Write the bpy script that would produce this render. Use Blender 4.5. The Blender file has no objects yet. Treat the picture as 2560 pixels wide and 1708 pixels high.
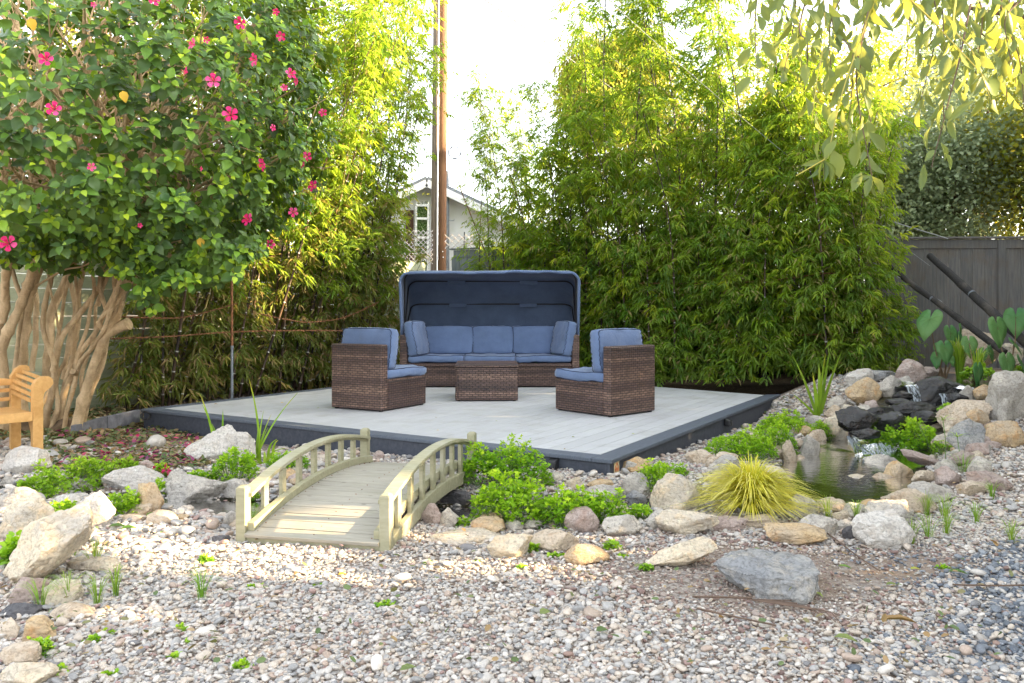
import bpy, bmesh, math, random
import numpy as np
from mathutils import Vector, Matrix, Euler, noise

random.seed(7); RNG = np.random.default_rng(7)
sc = bpy.context.scene
PI = math.pi; R = math.radians

# ------------------------------------------------ camera, sky, sun, exposure
F, CX, HY, CZ = 1969.6, 1280.0, 776.0, 1.12      # focal length in photo pixels, horizon row, eye height
cam = bpy.data.cameras.new("camera"); cam.lens = F / 2560 * 36; cam.sensor_width = 36
cam.shift_y = (HY - 854) / 2560; cam.clip_end = 600; cam.clip_start = 0.05
camo = bpy.data.objects.new("camera", cam); sc.collection.objects.link(camo)
camo.location = (0, 0, CZ); camo.rotation_euler = (PI / 2, 0, 0); sc.camera = camo

SUN_AZ, SUN_EL = -10.0, 15.0
world = bpy.data.worlds.new("World"); sc.world = world; world.use_nodes = True
_n = world.node_tree.nodes; _s = _n.new('ShaderNodeTexSky'); _s.sky_type = 'NISHITA'; _s.sun_disc = False
_s.sun_elevation = R(SUN_EL); _s.sun_rotation = R(90 - SUN_AZ); _s.dust_density = 3.0; _s.air_density = 1.0; _s.ozone_density = .6
_h = _n.new('ShaderNodeHueSaturation'); _h.inputs['Saturation'].default_value = .30      # thin high haze: a whitish sky
world.node_tree.links.new(_s.outputs[0], _h.inputs['Color']); world.node_tree.links.new(_h.outputs[0], _n['Background'].inputs[0]); _n['Background'].inputs[1].default_value = 0.15
sl = bpy.data.lights.new("sun", 'SUN'); sl.energy = 4.2; sl.angle = R(0.5); sl.color = (1.0, 0.73, 0.40)
so = bpy.data.objects.new("sun", sl); sc.collection.objects.link(so)
_sd = Vector((math.cos(R(SUN_EL)) * math.cos(R(SUN_AZ)), math.cos(R(SUN_EL)) * math.sin(R(SUN_AZ)), math.sin(R(SUN_EL))))
so.rotation_euler = _sd.to_track_quat('Z', 'Y').to_euler(); so.location = (20, 3, 10)
sc.view_settings.view_transform = 'Standard'; sc.view_settings.look = 'None'
sc.view_settings.exposure = 2.95; sc.view_settings.gamma = 1.0; sc.view_settings.use_curve_mapping = False
sc.cycles.use_denoising = True
sc.cycles.max_bounces = 7; sc.cycles.diffuse_bounces = 3; sc.cycles.glossy_bounces = 3
sc.cycles.transmission_bounces = 5; sc.cycles.transparent_max_bounces = 8
sc.cycles.caustics_reflective = False; sc.cycles.caustics_refractive = False

# ------------------------------------------------ terrain
PATH = np.array([(5.2, 8.7, .40, .6), (4.6, 8.2, .40, .62), (4.12, 7.66, .40, .5), (3.8, 7.3, .25, .42), (3.35, 6.95, .13, .42),
                 (2.98, 6.5, -.01, .50), (2.58, 5.9, -.03, .52), (2.12, 5.1, -.03, .46), (1.4, 4.75, -.05, .2),
                 (.4, 4.6, -.06, .18), (-.4, 4.5, -.06, .24), (-1.2, 4.55, -.06, .26), (-2.4, 4.85, -.06, .16), (-4.4, 5.3, -.06, .14)])

def sstep(a, b, x):
    t = np.clip((np.asarray(x, float) - a) / (b - a), 0, 1); return t * t * (3 - 2 * t)

def path_info(x, y):
    x = np.asarray(x, float); y = np.asarray(y, float)
    best = np.full(x.shape, 1e9); zw = np.zeros(x.shape); w = np.full(x.shape, .3)
    for a, b in zip(PATH[:-1], PATH[1:]):
        dx, dy = b[0] - a[0], b[1] - a[1]
        t = np.clip(((x - a[0]) * dx + (y - a[1]) * dy) / (dx * dx + dy * dy), 0, 1)
        d = np.hypot(x - a[0] - t * dx, y - a[1] - t * dy)
        m = d < best
        best = np.where(m, d, best); zw = np.where(m, a[2] + t * (b[2] - a[2]), zw); w = np.where(m, a[3] + t * (b[3] - a[3]), w)
    return best, zw, w

def ground(x, y):
    x = np.asarray(x, float); y = np.asarray(y, float)
    z = .012 * np.sin(1.7 * x + .6) * np.cos(1.3 * y) + .008 * np.sin(3.9 * x - 2.1 * y)
    z = z + .36 * sstep(2.6, 4.3, x + .25 * (y - 8)) * sstep(5.4, 7.4, y)
    z = z + .10 * sstep(2.2, 3.4, x) * sstep(4.2, 5.6, y) * (1 - sstep(5.4, 7.4, y))
    z = z + .10 * sstep(-1.9, -3.0, x) * sstep(5.2, 3.6, y)
    a_ = 1.0215; dx, dy = x - .657, y - 5.28; u_ = dx * np.cos(a_) + dy * np.sin(a_); v_ = -dx * np.sin(a_) + dy * np.cos(a_)
    od = np.hypot(np.maximum(0, np.maximum(-u_, u_ - 5.31)), np.maximum(0, np.maximum(-v_, v_ - 5.15)))
    z = z - .085 * sstep(.5, 3.4, np.hypot(dx, dy)) * np.exp(-(od / .7) ** 2)
    d, zw, w = path_info(x, y)
    k = np.exp(-(d / w) ** 4)
    return z * (1 - k) + (zw - .10) * k

def gz(x, y): return float(ground(x, y))

def px(u, v, Y):
    """point seen at photo pixel (u, v) at distance Y"""
    return Vector(((u - CX) / F * Y, Y, CZ - (v - HY) / F * Y))

def hit(u, v):
    dx, dz = (u - CX) / F, -(v - HY) / F
    Y = np.arange(1.6, 16, .01); g = ground(dx * Y, Y); below = (CZ + dz * Y) <= g
    i = int(np.argmax(below)) if below.any() else len(Y) - 1
    return Vector((dx * Y[i], Y[i], float(g[i])))

# ------------------------------------------------ helpers
COL = sc.collection
def link(o, parent=None):
    COL.objects.link(o)
    if parent is not None: o.parent = parent
    return o
def tag(o, label=None, cat=None, group=None, kind=None):
    for k, v in (('label', label), ('category', cat), ('group', group), ('kind', kind)):
        if v: o[k] = v
    return o
def thing(name, label, cat, loc=(0, 0, 0), rz=0.0, group=None):
    o = bpy.data.objects.new(name, None); o.empty_display_size = .1; link(o)
    o.location = loc; o.rotation_euler = (0, 0, rz)
    return tag(o, label, cat, group)

def npmesh(name, V, Fa, mats=None, smooth=False, attrs=None):
    V = np.asarray(V, np.float32); Fa = np.asarray(Fa, np.int32); k = Fa.shape[1]
    me = bpy.data.meshes.new(name)
    me.vertices.add(len(V)); me.vertices.foreach_set('co', V.ravel())
    me.loops.add(Fa.size); me.loops.foreach_set('vertex_index', Fa.ravel())
    me.polygons.add(len(Fa)); me.polygons.foreach_set('loop_start', np.arange(0, Fa.size, k, dtype=np.int32))
    if smooth: me.polygons.foreach_set('use_smooth', np.ones(len(Fa), bool))
    for an, arr in (attrs or {}).items():
        a = me.attributes.new(an, 'FLOAT', 'POINT'); a.data.foreach_set('value', np.asarray(arr, np.float32))
    me.update(calc_edges=True); me.validate()
    for m in (mats if isinstance(mats, (list, tuple)) else [mats]):
        if m: me.materials.append(m)
    return me
def nobj(name, me, parent=None, off=None):
    o = bpy.data.objects.new(name, me); link(o, parent)
    if off is not None: o.location = off
    return o

class MB:
    """collects shapes into one mesh"""
    def __init__(s): s.v = []; s.f = []; s.uv = []; s.a = []
    def add(s, vs, fs, uvs=None, a=0.0):
        n = len(s.v); s.v += [tuple(v) for v in vs]; s.a += [a] * len(vs)
        for i, f in enumerate(fs):
            s.f.append([n + j for j in f]); s.uv.append(uvs[i] if uvs else [(0, 0)] * len(f))
        return s
    def box(s, c, d, M=None, a=0.0, uo=0.0):
        x, y, z = (k / 2 for k in d); c = Vector(c)
        vs = [Vector((i * x, j * y, k * z)) for i in (-1, 1) for j in (-1, 1) for k in (-1, 1)]
        fs = [(0, 1, 3, 2), (4, 6, 7, 5), (0, 4, 5, 1), (2, 3, 7, 6), (0, 2, 6, 4), (1, 5, 7, 3)]
        uvs = []
        for k, f in enumerate(fs):
            if k < 2: uvs.append([(vs[i].y + uo, vs[i].z + z) for i in f])
            elif k < 4: uvs.append([(vs[i].x + uo, vs[i].z + z) for i in f])
            else: uvs.append([(vs[i].x + uo, vs[i].y) for i in f])
        s.add([(M @ v if M is not None else v) + c for v in vs], fs, uvs, a); return s
    def bar(s, p, q, w, h, up=(0, 0, 1), a=0.0):
        p, q = Vector(p), Vector(q); d = (q - p); L = d.length; d.normalize()
        sx = d.cross(Vector(up)); sx = sx.normalized() if sx.length > 1e-4 else Vector((1, 0, 0)); n = sx.cross(d)
        M = Matrix((d, sx, n)).transposed()
        return s.box((p + q) / 2, (L, w, h), M, a)
    def tube(s, pts, rad, n=8, a=0.0, cap=True, attr=None):
        pts = [Vector(p) for p in pts]; m = len(pts)
        if not hasattr(rad, '__len__'): rad = [rad] * m
        T = (pts[1] - pts[0]).normalized(); up = Vector((0, 0, 1)) if abs(T.z) < .9 else Vector((1, 0, 0))
        N = (up - T * up.dot(T)).normalized(); vs = []; base = len(s.v)
        for i, p in enumerate(pts):
            T = (pts[min(i + 1, m - 1)] - pts[max(i - 1, 0)])
            if T.length < 1e-9: T = Vector((0, 0, 1))
            T.normalize(); N = (N - T * N.dot(T)); N.normalize(); B = T.cross(N)
            vs += [p + (N * math.cos(2 * PI * k / n) + B * math.sin(2 * PI * k / n)) * rad[i] for k in range(n)]
        fs = [(i * n + k, i * n + (k + 1) % n, (i + 1) * n + (k + 1) % n, (i + 1) * n + k) for i in range(m - 1) for k in range(n)]
        if cap: fs += [tuple(range(n))[::-1], tuple((m - 1) * n + k for k in range(n))]
        s.add(vs, fs, None, a)
        if attr is not None:
            for i in range(m):
                for k in range(n): s.a[base + i * n + k] = attr[i]
        return s
    def build(s, name, mt, parent=None, smooth=False, bevel=0.0, loc=None, uv=False, attr=None):
        me = bpy.data.meshes.new(name); me.from_pydata(s.v, [], s.f)
        if uv:
            l = me.uv_layers.new(name='UVMap'); k = [c for q in s.uv for p in q for c in p]; l.data.foreach_set('uv', k)
        if attr:
            t = me.attributes.new(attr, 'FLOAT', 'POINT'); t.data.foreach_set('value', s.a)
        if mt: me.materials.append(mt)
        if smooth:
            me.shade_smooth(); me.set_sharp_from_angle(angle=R(40))
        me.update()
        o = nobj(name, me, parent, loc)
        if bevel:
            b = o.modifiers.new('bevel', 'BEVEL'); b.width = bevel; b.segments = 2; b.limit_method = 'ANGLE'
        return o

def copy_tree(o, parent=None):
    c = o.copy(); COL.objects.link(c)
    if parent is not None: c.parent = parent
    for ch in list(o.children): copy_tree(ch, c)
    return c

# ------------------------------------------------ materials
class NT:
    def __init__(s, name):
        s.m = bpy.data.materials.new(name); s.m.use_nodes = True; s.t = s.m.node_tree; s.b = s.t.nodes['Principled BSDF']
        s.out = s.t.nodes['Material Output']
    def n(s, typ, **kw):
        q = s.t.nodes.new('ShaderNode' + typ)
        for k, v in kw.items(): setattr(q, k, v)
        return q
    def l(s, a, b): s.t.links.new(a, b)
    def put(s, sock, v):
        if hasattr(v, 'is_output'): s.l(v, sock)
        else: sock.default_value = v
    def co(s, kind='Object'): return s.n('TexCoord').outputs[kind]
    def geo(s): return s.n('NewGeometry').outputs['Position']
    def mapg(s, vec, sc_=(1, 1, 1), loc=(0, 0, 0)):
        q = s.n('Mapping'); s.l(vec, q.inputs[0]); q.inputs['Scale'].default_value = sc_; s.put(q.inputs['Location'], loc); return q.outputs[0]
    def noise(s, vec, scale, detail=4, rough=.55, dist=0.0, out=0):
        q = s.n('TexNoise'); s.l(vec, q.inputs['Vector']); q.inputs['Scale'].default_value = scale
        q.inputs['Detail'].default_value = detail; q.inputs['Roughness'].default_value = rough; q.inputs['Distortion'].default_value = dist
        return q.outputs[out]
    def ramp(s, f, stops, interp='LINEAR'):
        q = s.n('ValToRGB'); s.l(f, q.inputs[0]); e = q.color_ramp; e.interpolation = interp
        while len(e.elements) < len(stops): e.elements.new(.5)
        for i, (p, c) in enumerate(stops):
            e.elements[i].position = p; e.elements[i].color = (*c, 1) if hasattr(c, '__len__') else (c, c, c, 1)
        return q.outputs[0]
    def mix(s, f, a, b, mode='MIX'):
        q = s.n('Mix', data_type='RGBA', blend_type=mode); s.put(q.inputs[0], f)
        for i, v in ((6, a), (7, b)):
            if hasattr(v, 'is_output'): s.l(v, q.inputs[i])
            else: q.inputs[i].default_value = (*v, 1) if hasattr(v, '__len__') else (v, v, v, 1)
        return q.outputs[2]
    def math(s, op, a, b=0.0):
        q = s.n('Math', operation=op); s.put(q.inputs[0], a); s.put(q.inputs[1], b); return q.outputs[0]
    def attr(s, name, typ='GEOMETRY', out='Fac'):
        q = s.n('Attribute', attribute_name=name, attribute_type=typ); return q.outputs[out]
    def rnd(s): return s.n('ObjectInfo').outputs['Random']
    def bump(s, h, strength=.4, dist=.01, normal=None):
        q = s.n('Bump'); s.l(h, q.inputs['Height']); q.inputs['Strength'].default_value = strength; q.inputs['Distance'].default_value = dist
        if normal is not None: s.l(normal, q.inputs['Normal'])
        return q.outputs[0]
    def fin(s, col, rough=.6, normal=None, spec=.5, **kw):
        if hasattr(col, 'is_output'): s.l(col, s.b.inputs['Base Color'])
        else: s.b.inputs['Base Color'].default_value = (*col, 1)
        s.put(s.b.inputs['Roughness'], rough); s.b.inputs['Specular IOR Level'].default_value = spec
        if normal is not None: s.l(normal, s.b.inputs['Normal'])
        for k, v in kw.items(): s.put(s.b.inputs[k.replace('_', ' ')], v)
        return s.m

def m_plain(name, c, rough=.5, var=.25, scale=12, bump=.2, metal=0.0, spec=.5):
    t = NT(name); p = t.co(); nz = t.noise(p, scale, 5)
    col = t.mix(t.ramp(nz, [(.3, 0), (.7, 1)]), tuple(x * (1 - var) for x in c), tuple(min(1, x * (1 + var)) for x in c))
    return t.fin(col, rough, t.bump(t.noise(p, scale * 4, 3), bump, .004), spec, Metallic=metal)

def m_wood(name, c1, c2, axis=(1, 12, 12), grain=9, rough=.65, dirt=None, knots=0.0):
    t = NT(name); p = t.co(); r = t.rnd()
    off = t.n('CombineXYZ'); t.l(t.math('MULTIPLY', r, 37.0), off.inputs[0]); t.l(t.math('MULTIPLY', r, 11.0), off.inputs[1])
    q = t.n('Mapping'); t.l(p, q.inputs[0]); q.inputs['Scale'].default_value = axis; t.l(off.outputs[0], q.inputs['Location'])
    g = t.noise(q.outputs[0], grain, 6, .6, .4)
    col = t.mix(t.ramp(g, [(.35, 0), (.65, 1)]), c1, c2)
    col = t.mix(t.ramp(r, [(0, 0), (1, .35)]), col, tuple(x * .78 for x in c1))
    if dirt:
        col = t.mix(t.ramp(t.noise(t.geo(), 3.5, 5, .65), [(.5, 0), (.72, .7)]), col, dirt)
    if knots:
        v = t.n('TexVoronoi'); t.l(t.mapg(p, (1.0, 3, 3)), v.inputs['Vector']); v.inputs['Scale'].default_value = 4.5
        col = t.mix(t.ramp(v.outputs['Distance'], [(.04, knots), (.09, 0)]), col, tuple(x * .25 for x in c1))
    return t.fin(col, rough, t.bump(g, .35, .002), .35)

def m_leaf(name, stops, rough=.45, trans=.35, tcol=(.45, .6, .05), tan=None, objvar=.25):
    """stops: colour ramp over the per-leaf random attribute"""
    t = NT(name); a = t.attr('rnd'); col = t.ramp(a, stops)
    nz = t.noise(t.geo(), 3.0, 3)
    col = t.mix(t.ramp(nz, [(.35, 0), (.65, objvar)]), col, tuple(stops[-1][1]))
    if tan:
        col = t.mix(t.math('GREATER_THAN', t.attr('rnd2'), 1 - tan[0]), col, tan[1])
    back = t.n('NewGeometry').outputs['Backfacing']
    c2 = t.mix(t.math('MULTIPLY', back, .10), col, (.4, .5, .3))
    t.fin(c2, rough, None, .22)
    tr = t.n('BsdfTranslucent'); t.l(t.mix(.5, col, tcol), tr.inputs[0])
    mx = t.n('MixShader'); mx.inputs[0].default_value = trans
    t.l(t.b.outputs[0], mx.inputs[1]); t.l(tr.outputs[0], mx.inputs[2]); t.l(mx.outputs[0], t.out.inputs[0])
    return t.m

def m_rock(name, c1, c2, c3, wet=False, band=.0):
    t = NT(name); p = t.co(); r = t.rnd()
    off = t.n('CombineXYZ'); t.l(t.math('MULTIPLY', r, 53.0), off.inputs[0]); t.l(t.math('MULTIPLY', r, 19.0), off.inputs[2])
    q = t.n('Mapping'); t.l(p, q.inputs[0]); t.l(off.outputs[0], q.inputs['Location'])
    v = q.outputs[0]
    big = t.noise(v, 3.2, 5, .6, .6); mid = t.noise(v, 13, 7, .65, .3); fine = t.noise(v, 70, 5, .7)
    str_ = t.noise(t.mapg(v, (2, 2, 14)), 4, 5, .6, .8)
    col = t.mix(t.ramp(big, [(.40, 0), (.62, 1)]), c1, c2)
    col = t.mix(t.ramp(mid, [(.50, 0), (.68, .8)]), col, c3)
    col = t.mix(t.ramp(str_, [(.55, 0), (.7, .35)]), col, tuple(x * .55 for x in c3))
    col = t.mix(t.ramp(fine, [(.34, .7), (.52, 0)]), col, tuple(x * .42 for x in c1))
    col = t.mix(t.ramp(t.noise(v, 34, 4, .7), [(.58, 0), (.68, .5)]), col, tuple(min(.8, x * 1.35) for x in c1))
    cr = t.n('TexVoronoi', feature='DISTANCE_TO_EDGE'); t.l(t.mix(.25, v, t.noise(v, 4, 4, out=1)), cr.inputs['Vector']); cr.inputs['Scale'].default_value = 5
    crk = t.ramp(cr.outputs[0], [(.0, 0), (.02, 1)])
    col = t.mix(t.math('MULTIPLY', t.math('SUBTRACT', 1.0, crk), .5), col, tuple(x * .4 for x in c1))
    n1 = t.bump(mid, .8, .03); n2 = t.bump(fine, .6, .008, n1); n3 = t.bump(str_, .35, .015, n2)
    return t.fin(col, .12 if wet else .85, n3, .6 if wet else .3)

M = {}
M['bridge'] = m_wood('bridge_paint', (.30, .29, .185), (.40, .375, .255), (2, 10, 10), 5, .6, (.44, .42, .33))
M['bridge_plank'] = m_wood('bridge_plank_wood', (.31, .29, .24), (.43, .40, .335), (1.4, 22, 10), 5, .7, (.28, .27, .20), .8)
M['deck'] = m_wood('deck_board_composite', (.47, .475, .49), (.54, .545, .56), (.8, 30, 10), 6, .7, (.36, .35, .335))
M['deck_edge'] = m_wood('deck_edge_composite', (.085, .10, .13), (.14, .16, .20), (2, 40, 12), 5, .65)
M['fascia'] = m_wood('fascia_composite', (.048, .055, .075), (.082, .09, .115), (3, 3, 3), 9, .6, (.07, .08, .1))
M['fence'] = m_wood('fence_dark_paint', (.12, .12, .124), (.20, .19, .183), (9, 9, .7), 5, .65, (.15, .115, .085))
M['fence_grey'] = m_wood('fence_grey_paint', (.09, .115, .13), (.17, .19, .20), (9, 9, .7), 5, .65)
M['siding'] = m_wood('green_siding_paint', (.30, .33, .22), (.38, .40, .28), (.8, 9, 9), 5, .7, (.17, .17, .11))
M['teak'] = m_wood('teak', (.58, .31, .10), (.74, .44, .17), (3, 3, 3), 6, .45)
M['pole'] = m_wood('brown_pole_wood', (.085, .04, .02), (.22, .11, .05), (14, 14, .5), 5, .8)
M['pole_grey'] = m_wood('grey_pole_wood', (.11, .085, .065), (.22, .175, .14), (14, 14, .5), 5, .8)
M['char'] = m_wood('charred_wood', (.012, .011, .011), (.045, .042, .04), (30, 4, 30), 5, .85, (.12, .10, .08))
M['steel'] = m_plain('galvanised_steel', (.18, .20, .23), .45, .3, 8, .2, .4)
M['rust'] = m_plain('rusted_iron', (.20, .085, .035), .85, .5, 30, .6)
M['black'] = m_plain('black_plastic', (.02, .02, .022), .4, .3, 20, .1)
M['darkmetal'] = m_plain('dark_metal_tube', (.05, .05, .055), .3, .2, 10, .1, .8)
M['white'] = m_plain('white_paint', (.84, .86, .88), .6, .06, 3, .2)
M['roofing'] = m_plain('grey_roofing', (.20, .22, .25), .8, .25, 6, .5)
M['brown_door'] = m_plain('brown_door_paint', (.10, .045, .03), .6, .3, 6, .2)
M['wire'] = m_plain('grey_cable', (.35, .36, .38), .5, .1, 10, 0)
M['wire_dark'] = m_plain('dark_cable', (.04, .045, .06), .5, .1, 10, 0)
M['turf'] = m_plain('green_turf', (.07, .14, .03), .9, .5, 60, 1.0)
M['lattice'] = m_wood('weathered_lattice', (.42, .40, .41), (.60, .58, .59), (4, 4, 4), 6, .8)
M['cream_sticker'] = m_plain('cream_sticker', (.72, .60, .35), .5, .05, 3, 0)
M['orange_print'] = m_plain('orange_print', (.70, .13, .03), .5, .05, 3, 0)
M['slate'] = m_plain('edging_stone', (.14, .14, .16), .8, .35, 14, .6)

def m_wicker():
    t = NT('brown_wicker'); uv = t.n('UVMap').outputs[0]
    b = t.n('TexBrick'); t.l(uv, b.inputs['Vector']); b.offset = .5; b.offset_frequency = 2
    b.inputs['Scale'].default_value = 1.0; b.inputs['Brick Width'].default_value = .062; b.inputs['Row Height'].default_value = .0225
    b.inputs['Mortar Size'].default_value = .0042; b.inputs['Mortar Smooth'].default_value = .6; b.inputs['Bias'].default_value = 0
    b.inputs['Color1'].default_value = (1, 1, 1, 1); b.inputs['Color2'].default_value = (.28, .28, .28, 1); b.inputs['Mortar'].default_value = (0, 0, 0, 1)
    g = t.math('ADD', t.rnd(), 0.0)
    off = t.n('CombineXYZ'); t.l(t.math('MULTIPLY', g, 9.0), off.inputs[1])
    q = t.n('Mapping'); t.l(uv, q.inputs[0]); q.inputs['Scale'].default_value = (.25, 9, 1); t.l(off.outputs[0], q.inputs['Location'])
    band = t.noise(q.outputs[0], 1.0, 2, .6)
    row = t.noise(t.mapg(uv, (16, 44.4, 1)), 1.0, 1)
    col = t.ramp(band, [(.36, (.064, .040, .044)), (.50, (.15, .09, .08)), (.64, (.34, .21, .16))])
    col = t.mix(t.ramp(row, [(.40, 0), (.62, .7)]), col, (.13, .075, .055))
    col = t.mix(t.math('MULTIPLY', b.outputs['Color'], .45), tuple([.012] * 3), col) if False else t.mix(.45, col, b.outputs['Color'], 'MULTIPLY')
    inv = t.math('SUBTRACT', 1.0, b.outputs['Fac'])
    col = t.mix(t.math('MULTIPLY', b.outputs['Fac'], .85), col, (.010, .007, .006))
    sx = t.n('SeparateXYZ'); t.l(uv, sx.inputs[0])
    wave = t.math('ABSOLUTE', t.math('SINE', t.math('MULTIPLY', sx.outputs[0], PI / .031)))
    h = t.math('ADD', t.math('MULTIPLY', wave, .35), inv)
    return t.fin(col, .42, t.bump(h, .9, .004), .5)
M['wicker'] = m_wicker()

def m_fabric(name, c):
    t = NT(name); p = t.co()
    w = t.n('TexWave'); t.l(p, w.inputs[0]); w.inputs['Scale'].default_value = 160; w.inputs['Distortion'].default_value = 1.5
    col = t.mix(t.ramp(t.noise(p, 5, 4), [(.3, 0), (.7, 1)]), tuple(x * .86 for x in c), tuple(x * 1.12 for x in c))
    col = t.mix(t.ramp(t.noise(t.mapg(p, (90, 90, 14)), 3, 3), [(.4, 0), (.7, .3)]), col, tuple(min(1, x * 1.5) for x in c))
    h = t.math('ADD', t.math('MULTIPLY', t.noise(p, 9, 4, .55, .8), 1.0), t.math('MULTIPLY', w.outputs['Fac'], .03))
    return t.fin(col, .85, t.bump(h, .45, .02), .2, Sheen_Weight=.25)
M['blue'] = m_fabric('slate_blue_canvas', (.125, .18, .315))
M['blue_shaded'] = m_fabric('shaded_blue_canvas', (.10, .14, .235))  # same blue canvas, with the shade inside the canopy put into its colour
M['piping'] = m_plain('dark_blue_piping', (.025, .04, .09), .8, .2, 30, 0)

M['r_cream'] = m_rock('cream_rock', (.68, .58, .44), (.50, .45, .39), (.72, .54, .34))
M['r_grey'] = m_rock('grey_rock', (.43, .40, .36), (.60, .54, .46), (.34, .30, .26))
M['r_ochre'] = m_rock('ochre_rock', (.58, .42, .24), (.50, .40, .29), (.54, .29, .11))
M['r_tan'] = m_rock('tan_rock', (.54, .44, .33), (.62, .52, .41), (.42, .29, .18))
M['r_pink'] = m_rock('pinkish_rock', (.42, .33, .29), (.48, .40, .36), (.36, .24, .19))
M['r_blue'] = m_rock('blue_grey_rock', (.27, .275, .285), (.38, .37, .35), (.44, .39, .32))
M['r_dark'] = m_rock('dark_rock', (.09, .09, .10), (.15, .14, .14), (.22, .19, .17))
M['r_white'] = m_rock('white_rock', (.64, .60, .55), (.54, .50, .46), (.50, .42, .34))
M['r_wet'] = m_rock('wet_rock', (.012, .012, .014), (.025, .022, .02), (.035, .018, .01), wet=True)

def m_bark(name, a, b):
    t = NT(name); p = t.co(); g = t.noise(t.mapg(p, (1, 1, .35)), 16, 6, .65, .5)
    col = t.mix(t.ramp(g, [(.35, 0), (.65, 1)]), a, b)
    col = t.mix(t.ramp(t.noise(p, 5, 3), [(.5, 0), (.7, .6)]), col, tuple(x * .5 for x in a))
    kn = t.n('TexVoronoi'); t.l(t.mapg(p, (1, 1, .6)), kn.inputs['Vector']); kn.inputs['Scale'].default_value = 9; kr = t.ramp(kn.outputs['Distance'], [(.05, 1), (.16, 0)])
    col = t.mix(t.math('MULTIPLY', kr, .6), col, tuple(x * .3 for x in a)); rg = t.noise(t.mapg(p, (1, 1, 4)), 22, 5, .7)
    col = t.mix(t.ramp(rg, [(.5, 0), (.75, .35)]), col, tuple(x * .45 for x in a))
    return t.fin(col, .85, t.bump(rg, .6, .012, t.bump(g, 1.0, .02)), .2)
M['bark'] = m_bark('tan_bark', (.46, .32, .18), (.70, .52, .32))
M['bark_dark'] = m_bark('dark_bark', (.12, .08, .05), (.22, .15, .09))

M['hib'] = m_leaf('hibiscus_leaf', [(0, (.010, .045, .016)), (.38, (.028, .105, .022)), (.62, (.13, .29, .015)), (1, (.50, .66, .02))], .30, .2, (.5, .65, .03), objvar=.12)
M['hib_yellow'] = m_leaf('yellow_leaf', [(0, (.65, .35, .02)), (1, (.8, .5, .03))], .5, .3, (.8, .5, .03))
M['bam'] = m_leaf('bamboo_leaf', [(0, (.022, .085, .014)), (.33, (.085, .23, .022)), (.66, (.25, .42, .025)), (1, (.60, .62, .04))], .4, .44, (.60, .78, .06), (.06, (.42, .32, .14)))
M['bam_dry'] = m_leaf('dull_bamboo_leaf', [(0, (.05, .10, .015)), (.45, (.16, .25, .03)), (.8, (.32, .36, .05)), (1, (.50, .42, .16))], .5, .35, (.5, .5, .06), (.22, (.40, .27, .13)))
M['over'] = m_leaf('drooping_leaf', [(0, (.07, .14, .075)), (.5, (.14, .22, .09)), (.85, (.27, .33, .08)), (1, (.45, .45, .05))], .4, .42, (.7, .68, .06))
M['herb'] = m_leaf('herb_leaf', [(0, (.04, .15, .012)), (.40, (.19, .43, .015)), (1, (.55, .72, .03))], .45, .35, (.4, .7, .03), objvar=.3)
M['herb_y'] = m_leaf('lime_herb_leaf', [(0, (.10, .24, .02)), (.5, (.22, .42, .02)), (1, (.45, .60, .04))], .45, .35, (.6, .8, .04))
M['gold'] = m_leaf('golden_blade', [(0, (.20, .30, .01)), (.35, (.55, .58, .015)), (.75, (.78, .68, .03)), (1, (.88, .80, .22))], .45, .3, (.8, .7, .1))
M['blade'] = m_leaf('iris_blade', [(0, (.11, .27, .03)), (.6, (.24, .42, .03)), (1, (.55, .50, .05))], .4, .3, (.4, .6, .04))
M['taro'] = m_leaf('taro_leaf', [(0, (.045, .17, .06)), (.7, (.11, .29, .09)), (1, (.32, .36, .12))], .35, .3, (.4, .55, .12))
M['farleaf'] = m_leaf('grey_green_leaf', [(0, (.12, .17, .10)), (.6, (.28, .34, .20)), (1, (.46, .52, .29))], .5, .3, (.5, .6, .25))
M['yelleaf'] = m_leaf('yellow_green_leaf', [(0, (.08, .14, .02)), (.6, (.20, .27, .03)), (1, (.45, .42, .05))], .5, .45, (.9, .75, .08))
M['hedge'] = m_leaf('hedge_leaf', [(0, (.03, .08, .02)), (1, (.07, .15, .03))], .6, .1)
M['litter'] = m_leaf('litter_leaf', [(0, (.05, .09, .03)), (.35, (.12, .17, .06)), (.6, (.22, .15, .08)), (.85, (.32, .17, .07)), (1, (.40, .30, .20))], .8, .1, objvar=.05)
M['petal'] = m_leaf('hibiscus_petal', [(0, (.74, .02, .15)), (.6, (.82, .04, .23)), (1, (.88, .15, .38))], .5, .25, (.9, .05, .2), objvar=0)
M['petal_old'] = m_leaf('fallen_petal', [(0, (.14, .01, .10)), (.6, (.30, .02, .13)), (1, (.55, .03, .12))], .6, .15, (.5, .02, .2), objvar=0)
M['stamen'] = m_plain('stamen', (.75, .16, .05), .6, .1, 3, 0)
M['stem'] = m_plain('green_stem', (.12, .22, .05), .6, .3, 8, .1)
M['twig_y'] = m_plain('yellow_twig', (.50, .42, .08), .6, .3, 8, .1)
M['twig'] = m_plain('brown_twig', (.13, .085, .06), .8, .3, 20, .3)

def m_culm(name, c, c2):
    t = NT(name); a = t.attr('node'); p = t.co()
    col = t.mix(t.ramp(t.noise(p, 2.2, 2), [(.4, 0), (.6, 1)]), c, c2)
    col = t.mix(a, col, (.55, .55, .52))
    return t.fin(col, .38, None, .5)
M['culm'] = m_culm('dark_bamboo_culm', (.020, .014, .014), (.085, .05, .03))
M['culm_y'] = m_culm('olive_bamboo_culm', (.13, .12, .025), (.22, .15, .04))

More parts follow.
